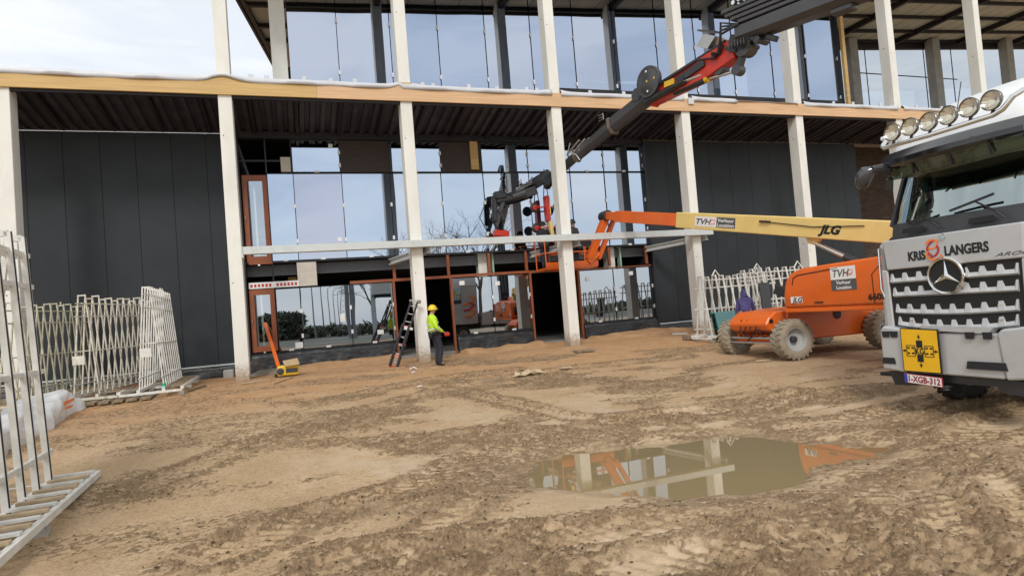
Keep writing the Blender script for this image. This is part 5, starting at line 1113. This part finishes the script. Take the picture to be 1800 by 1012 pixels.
# ================================================================ people
def person(loc, rz, label, J, jacket, trousers, cat='person', height=1.8, helmet=None, hood=None, stripes=False, skin='skin', hair='hair', group=None, headdir=(0, 0)):
    """J: local joint positions (x right, y forward, z up) for a 1.8 m figure"""
    k = height/1.8; r = empty('person', (0, 0, 0)); tag(r, label, cat, group)
    g = lambda n: Vector(J[n])
    pel, chest, neck, head = g('pelvis'), g('chest'), g('neck'), g('head')
    pts = []; rd = []; ed = []
    def add(p, rr, par=None): pts.append(Vector(p)); rd.append(rr); i = len(pts)-1; (ed.append((par, i)) if par is not None else None); return i
    ip = add(pel, (.15, .11)); iw = add((pel+chest)/2, (.14, .10), ip); ic = add(chest, (.16, .11), iw); ine = add(neck, (.062, .062), ic)
    hd = (head-neck).normalized(); ih0 = add(neck+hd*.08, (.06, .07), ine); ih1 = add(neck+hd*.15, (.078, .092), ih0); ih2 = add(neck+hd*.22, (.078, .095), ih1); ih3 = add(neck+hd*.275, (.05, .06), ih2)
    H = neck+hd*.16; F = Vector((math.sin(headdir[0])*1.0, math.cos(headdir[0]), headdir[1])).normalized(); Rr = F.cross(Vector((0, 0, 1))).normalized()
    arms = {}; legs = {}
    for s, S in ((-1, 'L'), (1, 'R')):
        sh, el, wr, hn = g('sh'+S), g('el'+S), g('wr'+S), g('ha'+S)
        a0 = add(sh, .062, ic); a1 = add(el, .042, a0); a2 = add(wr, .028, a1); dh = (hn-wr).normalized(); a3 = add(wr+dh*.05, (.038, .018), a2); a4 = add(wr+dh*.09, (.042, .016), a3)
        side = dh.cross(Vector((0, 0, 1))); side = side.normalized() if side.length > .1 else Vector((1, 0, 0)); cur = dh.cross(side).normalized()
        for q, (o_, l_) in enumerate(((-.030, .062), (-.010, .075), (.010, .072), (.029, .055))):
            f0 = add(wr+dh*.10+side*o_, .010, a4); f1 = add(wr+dh*(.10+l_*.55)+side*o_*1.1+cur*.008, .009, f0); add(wr+dh*(.10+l_*.85)+side*o_*1.1+cur*.03, .008, f1)
        t0 = add(wr+dh*.045+side*-.04, .011, a3); add(wr+dh*.08+side*-.062+cur*.01, .009, t0)
        arms[S] = (sh, el, wr)
        hp, kn, an, to = g('hi'+S), g('kn'+S), g('an'+S), g('to'+S)
        b0 = add(hp, .095, ip); b1 = add(kn, .06, b0); b2 = add(an, .04, b1); add(to, (.035, .03), b2); legs[S] = (hp, kn, an, to)
    body = link_mesh('body', skinmesh(pts, rd, ed), skin, r)
    # jacket
    P = []; Rd = []; E = []
    def ad(p, rr, par=None): P.append(Vector(p)); Rd.append(rr); i = len(P)-1; (E.append((par, i)) if par is not None else None); return i
    j0 = ad(pel+Vector((0, 0, -.02)), (.185, .15)); j1 = ad((pel+chest)/2, (.185, .15), j0); j2 = ad(chest+Vector((0, 0, .02)), (.195, .15), j1); j3 = ad(chest+(neck-chest)*.75, (.11, .11), j2)
    if not hood: ad(neck+hd*.045, (.078, .085), j3)
    if hood: j4 = ad(neck+hd*.07, (.10, .11), j3); j5 = ad(neck+hd*.18-F*.02, (.115, .13), j4); ad(neck+hd*.29-F*.02, (.06, .07), j5)
    for S in 'LR':
        sh, el, wr = arms[S]; a0 = ad(sh, .088, j2); a1 = ad(el, .070, a0); ad(wr-(wr-el).normalized()*.02, .052, a1)
    jk = link_mesh('jacket', skinmesh(P, Rd, E), jacket, r)
    P.clear(); Rd.clear(); E.clear()
    t0 = ad(pel+Vector((0, 0, .03)), (.165, .13))
    for S in 'LR':
        hp, kn, an, to = legs[S]; a0 = ad(hp, .112, t0); a1 = ad(kn, .082, a0); ad(an+Vector((0, 0, -.035)), .064, a1)
    link_mesh('trousers', skinmesh(P, Rd, E), trousers, r)
    for S in 'LR':
        hp, kn, an, to = legs[S]; P.clear(); Rd.clear(); E.clear()
        f = (to-an); f.z = 0; a0 = ad(an+Vector((0, 0, .02)), .058); a1 = ad(an+Vector((0, 0, -.045))+f*.1, (.055, .05), a0); a2 = ad(to+Vector((0, 0, .0)), (.048, .035), a1)
        link_mesh('boot', skinmesh(P, Rd, E), 'boot', r)
    # face: nose, eyes, ears, mouth; hair
    MB().ball(H+F*.098+Vector((0, 0, -.005)), .017, (1, 1, 1.4), 8).build('nose', skin, body, smooth=True)
    for s in (-1, 1):
        MB().ball(H+F*.084+Rr*s*.032+Vector((0, 0, .02)), .010, (1, 1, .7), 6).build('eye', 'black', body); MB().ball(H+Rr*s*.082, .024, (.5, 1, 1.4), 8).build('ear', skin, body, smooth=True)
    MB().ball(H+F*.088+Vector((0, 0, -.045)), .02, (1.2, .4, .3), 8).build('mouth', 'logo_pink', body)
    if helmet:
        c = H+Vector((0, 0, .028))-F*.012; hm = MB(); seg = 18; prof = [(-.03, .137), (-.005, .138), (.02, .128), (.06, .118), (.10, .085), (.125, .04), (.13, 0)]
        for a_ in range(1): hm.lathe(c, (0, 0, 1), prof, seg)
        hm.ball(c+F*.12+Vector((0, 0, .0)), .07, (1, 1, .12), 12)
        link = hm.build('helmet', helmet, r, smooth=True)
    elif not hood:
        hb = MB().ball(H+Vector((0, 0, .05))-F*.015, .098, (.95, 1.05, .85), 14).build('hair', hair, body, smooth=True)
    if stripes:
        mid = (pel+chest)/2
        for zz in (-.03, .12):
            MB().lathe(mid+Vector((0, 0, zz)), (chest-pel), [(-.022, .178), (.022, .178)], 20).build('reflective_band', 'reflect', jk, smooth=True)
        for S in 'LR':
            sh, el, wr = arms[S]; MB().lathe(el+(wr-el)*.2, wr-el, [(-.025, .078), (.025, .076)], 14).build('reflective_band', 'reflect', jk, smooth=True)
    r.scale = (k, k, k); r.location = loc; r.rotation_euler = (0, 0, rz); return r
stand = dict(pelvis=(0, 0, .96), chest=(0, 0, 1.30), neck=(0, .0, 1.50), head=(0, .03, 1.68), shL=(-.18, 0, 1.42), elL=(-.24, -.03, 1.14), wrL=(-.22, .10, .92), haL=(-.21, .14, .84), shR=(.18, 0, 1.42), elR=(.24, -.03, 1.14), wrR=(.22, .10, .92), haR=(.21, .14, .84),
             hiL=(-.10, 0, .92), knL=(-.11, .02, .50), anL=(-.12, -.02, .09), toL=(-.13, .13, .04), hiR=(.10, 0, .92), knR=(.11, .02, .50), anR=(.12, -.02, .09), toR=(.13, .13, .04))
A = dict(stand); A.update(pelvis=(0, -.02, .96), chest=(0, -.08, 1.29), neck=(0, -.06, 1.49), head=(0, .0, 1.68), shL=(-.18, -.08, 1.41), shR=(.18, -.08, 1.41), elR=(.24, -.04, 1.13), wrR=(.15, .20, .98), haR=(.12, .27, .95), elL=(-.24, -.04, 1.13), wrL=(-.17, .14, .95), haL=(-.15, .2, .90),
                         knL=(-.07, .08, .50), anL=(-.07, .02, .09), toL=(-.08, .17, .04), knR=(.08, .12, .50), anR=(.08, .05, .09), toR=(.09, .20, .04))
pw = spot(770, 642); pw1 = person((pw.x-.02, pw.y, pw.z), rad(-82), 'worker in a yellow helmet and hi-vis jacket holding a red tool beside a column', A, 'hivis', 'navy', height=1.83, helmet='helmet', stripes=True)
rt_ = empty('power_tool', (pw.x+.36, pw.y-.02, pw.z+1.02), 0, 'red hand tool held by the worker in the yellow helmet', 'tool')
MB().box(pw.x+.24, pw.x+.40, pw.y-.16, pw.y-.06, pw.z+.86, pw.z+.97).build('tool_body', 'red_paint', rt_, bevel=.03); MB().tube([(pw.x+.26, pw.y-.11, pw.z+.97), (pw.x+.32, pw.y-.11, pw.z+1.0), (pw.x+.38, pw.y-.11, pw.z+.97)], .014, 6).build('tool_handle', 'rubber', rt_)
Pm = dict(stand); Pm.update(chest=(0, .14, 1.24), neck=(0, .20, 1.42), head=(0, .32, 1.56), pelvis=(0, -.05, .95), shL=(-.18, .16, 1.34), shR=(.18, .16, 1.34), elL=(-.22, .14, 1.05), wrL=(-.16, .30, .84), haL=(-.14, .35, .77), elR=(.23, .16, 1.05), wrR=(.18, .33, .86), haR=(.16, .38, .78))
person((12.75, 15.3, G(12.75, 15.3)), rad(-35), 'person in a purple hoodie bending over behind the boom lift', Pm, 'purple', 'khaki', height=1.82, hood=True, headdir=(0, -.45))
person((8.80, 21.25, BZ+.02), rad(-20), 'person in dark clothing standing at the left end of the lift basket', A, 'black_cloth', 'navy', height=1.78, helmet='black_cloth')
person((10.02, 21.2, BZ+.02), rad(20), 'person in a grey-black jacket in the lift basket half behind a column', stand, 'grey_plastic', 'navy', height=1.80, helmet='rubber', headdir=(0, -.2))
Ph = dict(stand); Ph.update(elL=(-.30, .14, 1.25), wrL=(-.12, .28, 1.52), haL=(-.07, .29, 1.60), elR=(.30, .14, 1.25), wrR=(.12, .28, 1.52), haR=(.07, .29, 1.60))
person((0, -.55, G(0, -.55)), 0, 'person in a dark coat holding a phone up, seen mirrored in the ground floor glass', Ph, 'navy', 'black_cloth', height=1.78)

# ================================================================ small things by the facade
# ladder against the third column
lf = Vector((2.62, 19.05, G(2.6, 19.05))); lt = Vector((3.50, 19.62, 1.98)); ld = (lt-lf).normalized(); ls = Vector((.62, -.5, -.45)); ls = (ls-ld*ls.dot(ld)).normalized()
LD = empty('ladder', lf, 0, 'black folding ladder with red feet leaning on the column beside the worker', 'ladder')
for off, o2, t_ in ((0, 0, 1.0), (.06, .10, .62)):
    sh_ = ls.cross(ld)*o2
    for s_ in (-.12, .12): MB().bar(lf+ls*s_+sh_, lf+(lt-lf)*t_+ls*s_*.9+sh_, .055, .035).build('ladder_rail', 'grey_plastic', LD)
    for i in range(int(8*t_)): a_ = lf+(lt-lf)*((i+.6)/8.3)+sh_; MB().tube([a_-ls*.11, a_+ls*.11], .013, 6).build('rung', 'rod' if o2 == 0 else 'grey_plastic', LD)
for f_ in (.0, .16, .33, .60): MB().bar(lf+(lt-lf)*f_-ls*.15, lf+(lt-lf)*f_+ls*.15, .035, .05).build('ladder_clamp', 'logo_pink' if f_ else 'red_paint', LD)
MB().bar(lf+(lt-lf)*.58-ls*.05, lf+(lt-lf)*.58+ls*.22, .07, .07).build('bracket', 'tape', LD); MB().lathe(lt+ls*.1, ls, [(0, 0), (0, .06), (.1, .06), (.1, 0)], 10).build('wall_wheel', 'stone', LD); MB().bar(lt-ls*.16, lt+ls*.2, .05, .05).build('top_bar', 'rod', LD)
# yellow machine with cardboard box
mp_ = spot(507, 662); mx, my, mz = mp_; YM = empty('site_heater', mp_, 0, 'small yellow machine with a cardboard flap on top near the second column', 'machine')
MB().box(mx-.30, mx+.30, my, my+.36, mz+.04, mz+.34).build('machine_body', 'yellow_mach', YM, bevel=.05, bseg=2); MB().box(mx-.06, mx+.27, my-.012, my, mz+.12, mz+.25).build('vent', 'grey_plastic', YM)
MB().lathe((mx-.21, my+.01, mz+.18), (0, -1, 0), [(0, .10), (.02, .10), (.03, .06), (.03, 0)], 16).build('cap', 'grey_plastic', YM); MB().box(mx-.38, mx-.30, my+.05, my+.35, mz, mz+.1).build('skid', 'rubber', YM)
MB().prism([(mx-.08, my-.08, mz+.31), (mx+.33, my-.08, mz+.34), (mx+.28, my+.36, mz+.48), (mx-.14, my+.36, mz+.44)], (0, 0, .03)).build('cardboard_flap', 'cardboard', YM)
a_ = onY(489, 643, my+.25); b_ = onY(466, 568, 22.3); tag(MB().bar(a_, b_, .10, .06).build('timber_batten', 'orange'), 'orange painted post leaning against the lower copper red door frame', 'post')
# lying boards, blocks, scraps
def plank(px0, py0, px1, py1, w, t, m, label, cat, name='plank', lift=.02):
    a, b = spot(px0, py0), spot(px1, py1); a.z += lift+t/2; b.z += lift+t/2; return tag(MB().bar(a, b, w, t).build(name, m), label, cat)
plank(425, 676, 457, 671, .07, .03, 'wood_pale', 'pale splintered stick lying in the mud in front of the second column', 'stick', 'stick')
plank(471, 649, 490, 645, .10, .05, 'wood_pale', 'short pale board lying left of the small yellow machine', 'board')
plank(522, 642, 564, 632, .14, .05, 'wood_pale', 'long pale board lying right of the small yellow machine', 'board')
plank(333, 688, 361, 680, .08, .05, 'wood', 'weathered brown board lying right of the clean white rack', 'board')
plank(1011, 620, 1043, 617, .35, .05, 'wood', 'flat board lying at the foot of the fourth column', 'board')
plank(1183, 589, 1208, 588, .06, .06, 'membrane', 'short white pipe lying near the fifth column', 'pipe', 'pipe')
plank(1204, 598, 1222, 596, .30, .14, 'wood', 'brown timber block beside the foot of the fifth column', 'timber block', 'timber_block')
plank(985, 649, 1004, 647, .18, .03, 'wood_pale', 'flat pale scrap of board lying alone in the middle of the yard', 'scrap', 'board_scrap')
plank(776, 629, 790, 627, .25, .06, 'stone', 'flat stone lying behind the worker in the yellow helmet', 'stone', 'flat_stone')
plank(1328, 637, 1352, 635, .06, .03, 'wood_pale', 'pale lath lying in front of the boom lift wheels', 'lath', 'lath')
plank(480, 676, 515, 664, .05, .02, 'cardboard', 'thin strip of cardboard lying in front of the small yellow machine', 'scrap', 'cardboard_strip')
p = spot(403, 664); tag(MB().box(p.x-.18, p.x+.12, p.y+.1, p.y+.5, p.z-.05, p.z+.25).build('concrete_block', 'concrete_grey', bevel=.02), 'grey concrete block at the left side of the second column', 'concrete block')
p = spot(478, 656); mb = MB(); mb.loft([[Vector((p.x+x_*s_, p.y+y_*s_*.5, p.z+z_)) for x_, y_ in ((-1, -1), (-.2, -1.2), (.9, -.9), (1.1, .2), (.5, 1), (-.8, .9))] for s_, z_ in ((.7, -.05), (.62, .06), (.40, .13), (.1, .16))]); tag(mb.build('rubble_heap', 'stone', smooth=True), 'low grey heap of rubble left of the small yellow machine', 'rubble')
def crumple(px, py, w, d, h, m, name, label, cat, sd):
    p = spot(px, py); n = 9; rows = []; r_ = random.Random(sd)
    for i in range(n):
        rows.append([(p.x+(i/(n-1)-.5)*w+r_.uniform(-.1, .1)*w, p.y+(j/(n-1)-.5)*d+r_.uniform(-.1, .1)*d, p.z+.01+h*r_.random()*(1-abs(2*i/(n-1)-1)**2)) for j in range(n)])
    mb = MB()
    for i in range(n-1):
        for j in range(n-1):
            if r_.random() < .88: mb.add([rows[i][j], rows[i+1][j], rows[i+1][j+1], rows[i][j+1]], [(0, 1, 2, 3)])
    o = mb.build(name, m); o.modifiers.new('t', 'SOLIDIFY').thickness = .008; return tag(o, label, cat)
crumple(931, 658, .85, .5, .16, 'wood_pale', 'torn_cardboard', 'crumpled torn cardboard lying in the middle of the yard', 'cardboard', 1)
crumple(727, 648, .20, .16, .05, 'tape', 'crumpled_paper', 'white crumpled paper lying left of the foot of the third column', 'paper', 2)
crumple(728, 655, .11, .1, .04, 'tape', 'paper_scrap', 'small white paper scrap just in front of the crumpled white paper', 'paper', 3)
crumple(738, 680, .14, .12, .04, 'tape', 'paper_scrap', 'white scrap lying alone on the mud in front of the third column', 'paper', 4)
# rusty pipes and scrap between the two older racks
SP = empty('scrap_pile', (-4.55, 18.6, 0), 0, 'pile of pipes and rusty scrap beside the clean white rack', 'scrap')
for i in range(12): y_ = 17.9+random.random()*1.2; MB().tube([(-4.85+.05*i, y_, .12+.03*(i % 4)), (-4.35+.03*i, y_+1.4+random.random(), .18+.03*(i % 5))], .02+.008*(i % 3), 6).build('scrap_pipe', ('rod', 'khaki', 'copper')[i % 3], SP)
for i in range(6): MB().box(-5.35+i*.30, -5.12+i*.30, 17.45, 17.9+2.6, -.03, .03).build('ground_board', 'wood', SP)
# plastic wrapped bundle on the left
mb = MB(); R = []; n = 110
for i in range(n):
    f = i/(n-1); y = 18.3-f*8.2; xc = -5.58+.30*f; w = .42*min(1, (f*10+.02)**.6); hh = (.54*min(1, (f*7+.02)**.7))*(1+.05*math.sin(f*9+1))
    g0 = G(xc, y)-.04; ring = []
    for k in range(25):
        th = math.pi*k/24; fold = .035*math.sin(k*.55+i*.17)+.018*math.sin(k*.35-i*.41+1)+.008*math.sin(k*1.3+i*.9); c_, s_ = math.cos(th), math.sin(th)
        ring.append(Vector((xc+math.copysign(abs(c_)**.6, c_)*w*(1.25-.25*s_)+fold*c_*1.5, y+.02*math.sin(k*3+i), g0+s_**.45*hh+fold*s_*1.2)))
    ring.append(Vector((xc-w*1.15, y, g0-.1))); ring.append(Vector((xc+w*1.15, y, g0-.1))); R.append(ring)
bd_ = mb.loft(R).build('wrapped_bundle', mat('sheet_plastic', (.80, .80, .80), .3, var=.12, scale=3, bump=1.0, bscale=7, stretch=(1, .6, 2)), smooth=True)
for q in (((106, 713), (116, 704), (119, 708), (109, 717)), ((116, 705), (130, 698), (131, 703), (119, 709)), ((112, 716), (128, 711), (128, 714), (114, 720))): MB().prism([onX(a_, b_, -5.02) for a_, b_ in q], (.004, 0, 0)).build('orange_print', 'logo_orange', bd_)
tag(bd_, 'long bundle wrapped in white plastic sheet with an orange print on the ground', 'wrapped bundle')

# ================================================================ surroundings behind the camera (mirrored in the glass)
def tree(x, y, h, sd, label, spread=.5):
    r_ = random.Random(sd); t = empty('bare_tree', (x, y, -.5), 0, label, 'tree', 'bare trees behind the camera'); tr = MB(); cr_ = MB()
    tr.tube([(x, y, -.6), (x+.1, y, h*.18), (x+.15, y+.1, h*.36)], [h*.022, h*.017, h*.013], 8); tr.build('trunk', 'bark', t, smooth=True)
    def grow(p, d, l, r, lv):
        q = p+d*l*.5+Vector((r_.uniform(-1, 1), r_.uniform(-1, 1), r_.uniform(-.3, .6)))*l*.08; e = q+(d+Vector((0, 0, .12))).normalized()*l*.5
        cr_.tube([p, q, e], [r, r*.8, r*.55], 5 if lv < 3 else 3, caps=False)
        if lv >= 6: return
        for _ in range(3 if lv < 2 else (3 if r_.random() < .55 else 2)):
            a = Vector((r_.uniform(-1, 1), r_.uniform(-1, 1), r_.uniform(-.25, .7))).normalized(); grow(e if r_.random() < .6 else q, (d*.75+a*(spread+.25)).normalized(), l*r_.uniform(.62, .82), max(r*.58, .008), lv+1)
    base = Vector((x+.15, y+.1, h*.36))
    for k in range(4): th = k*1.57+r_.random(); grow(base-Vector((0, 0, .1*h*r_.random())), Vector((math.cos(th)*spread, math.sin(th)*spread, 1)).normalized(), h*.24, h*.009, 1)
    cr_.build('crown', 'bark', t); return t
tree(13.5, -22, 12, 3, 'bare tree with a rounded crown mirrored left of the fourth column'); tree(20, -26, 14, 4, 'tall bare tree mirrored between the fourth and fifth columns')
tree(8.0, -30, 9, 9, 'small bare tree mirrored low in the glass beside the third column'); tree(27, -18, 11, 6, 'bare tree mirrored in the rightmost ground floor panes', .7); tree(22, -9, 9, 8, 'near bare tree with spreading limbs mirrored in the right ground floor panes', .8)
# hedge mass
def hedge():
    V = []; F = []; r_ = np.random.default_rng(5)
    X = np.concatenate([r_.uniform(-60, 90, 17000), r_.normal(-3, 2.2, 3500)]); Hh = .7+1.7*fbm(X*.16, X*0+2, 3, 77)+np.where(np.abs(X+3) < 4, 2.4, 0)
    Z = -.6+r_.uniform(0, 1, len(X))**.8*Hh; Yy = -48+r_.normal(0, 1.4, len(X)); s = r_.uniform(.12, .35, len(X))
    for i in range(len(X)):
        a, b, c = r_.normal(0, 1, (3, 3))*s[i]; n = len(V); p = np.array([X[i], Yy[i], Z[i]]); V += [p+a, p+b, p+c]; F.append((n, n+1, n+2))
    me = bpy.data.meshes.new('hedge'); me.from_pydata([tuple(v) for v in V], [], F); me.materials.append(M['bush']); o = bpy.data.objects.new('hedgerow', me); COL.objects.link(o)
    tag(o, 'dark green hedgerow far behind the camera, mirrored in the ground floor glass', 'hedge', kind='stuff')
hedge()
def lamp(x, y, h):
    t = empty('street_lamp', (x, y, -.5)); MB().tube([(x, y, -.5), (x, y, h)], [.11, .06], 8).build('pole', 'lamp_pole', t); MB().tube([(x, y, h), (x+.4, y, h+.25), (x+1.2, y, h+.3)], .04, 6).build('arm', 'lamp_pole', t); MB().box(x+1.1, x+1.7, y-.12, y+.12, h+.26, h+.36).build('lamp_head', 'lamp_pole', t); return t
for i in range(6):
    o = lamp(.6+i*1.5, -34-i*9, 7.5); tag(o, ['nearest', 'second', 'third', 'fourth', 'fifth', 'farthest'][i]+' of the grey street lamps in the mirrored row beyond the yard', 'street lamp', 'street lamps along the road')
ms = empty('mast', (6.3, -34, -.5), 0, 'thick grey mast mirrored in the middle ground floor pane', 'mast'); MB().tube([(6.3, -34, -.5), (6.0, -34, 14)], [.28, .16], 12).build('mast_shaft', 'lamp_pole', ms)
pt = empty('portal_frame', (10, -26, -.5), 0, 'grey portal frame mirrored beside the ladder', 'portal')
for x in (7.8, 12.6): MB().bar((x, -26, -.5), (x, -26, 4.6), .35, .5).build('portal_leg', 'galv', pt)
MB().box(7.6, 12.8, -26.8, -25.2, 4.2, 5.6).build('portal_beam', 'galv', pt); MB().box(7.9, 12.5, -26.6, -25.4, 3.8, 4.2).build('portal_soffit', 'dark_steel', pt)
ex = empty('excavator', (10, -18, -.5), 0, 'small orange excavator mirrored behind the ladder', 'excavator')
MB().box(9.4, 11.2, -18.8, -17.2, .35, 1.5).build('excavator_body', 'orange', ex, bevel=.1); MB().box(9.3, 11.3, -18.9, -17.1, -.5, .3).build('track', 'rubber', ex, bevel=.15); MB().box(9.5, 10.3, -18.6, -17.8, 1.5, 2.4).build('cabin', 'grey_plastic', ex, bevel=.05)
MB().bar((9.8, -17.4, 1.3), (8.6, -17.4, 3.2), .2, .3).build('boom', 'grey_plastic', ex); MB().bar((8.6, -17.4, 3.2), (7.9, -17.4, 1.4), .16, .22).build('stick', 'grey_plastic', ex); MB().box(7.6, 8.2, -17.7, -17.1, .9, 1.4).build('bucket', 'grey_plastic', ex)
py_ = empty('pylon', (13, -130, -.5), 0, 'lattice power pylon mirrored far away above the hedge', 'pylon'); mb = MB()
for k in range(10):
    z0, z1 = -.5+k*1.45, .95+k*1.45; w0, w1 = 1.3*(1-k/11), 1.3*(1-(k+1)/11)
    for sx, sy_ in ((-1, -1), (1, -1), (1, 1), (-1, 1)): mb.bar((13+sx*w0, -130+sy_*w0, z0), (13+sx*w1, -130+sy_*w1, z1), .09)
    mb.bar((13-w0, -130, z0), (13+w1, -130, z1), .06); mb.bar((13+w0, -130, z0), (13-w1, -130, z1), .06)
for z in (9.4, 11.4, 13.4): mb.bar((10.2, -130, z), (15.8, -130, z), .1)
mb.build('lattice', 'lamp_pole', py_)
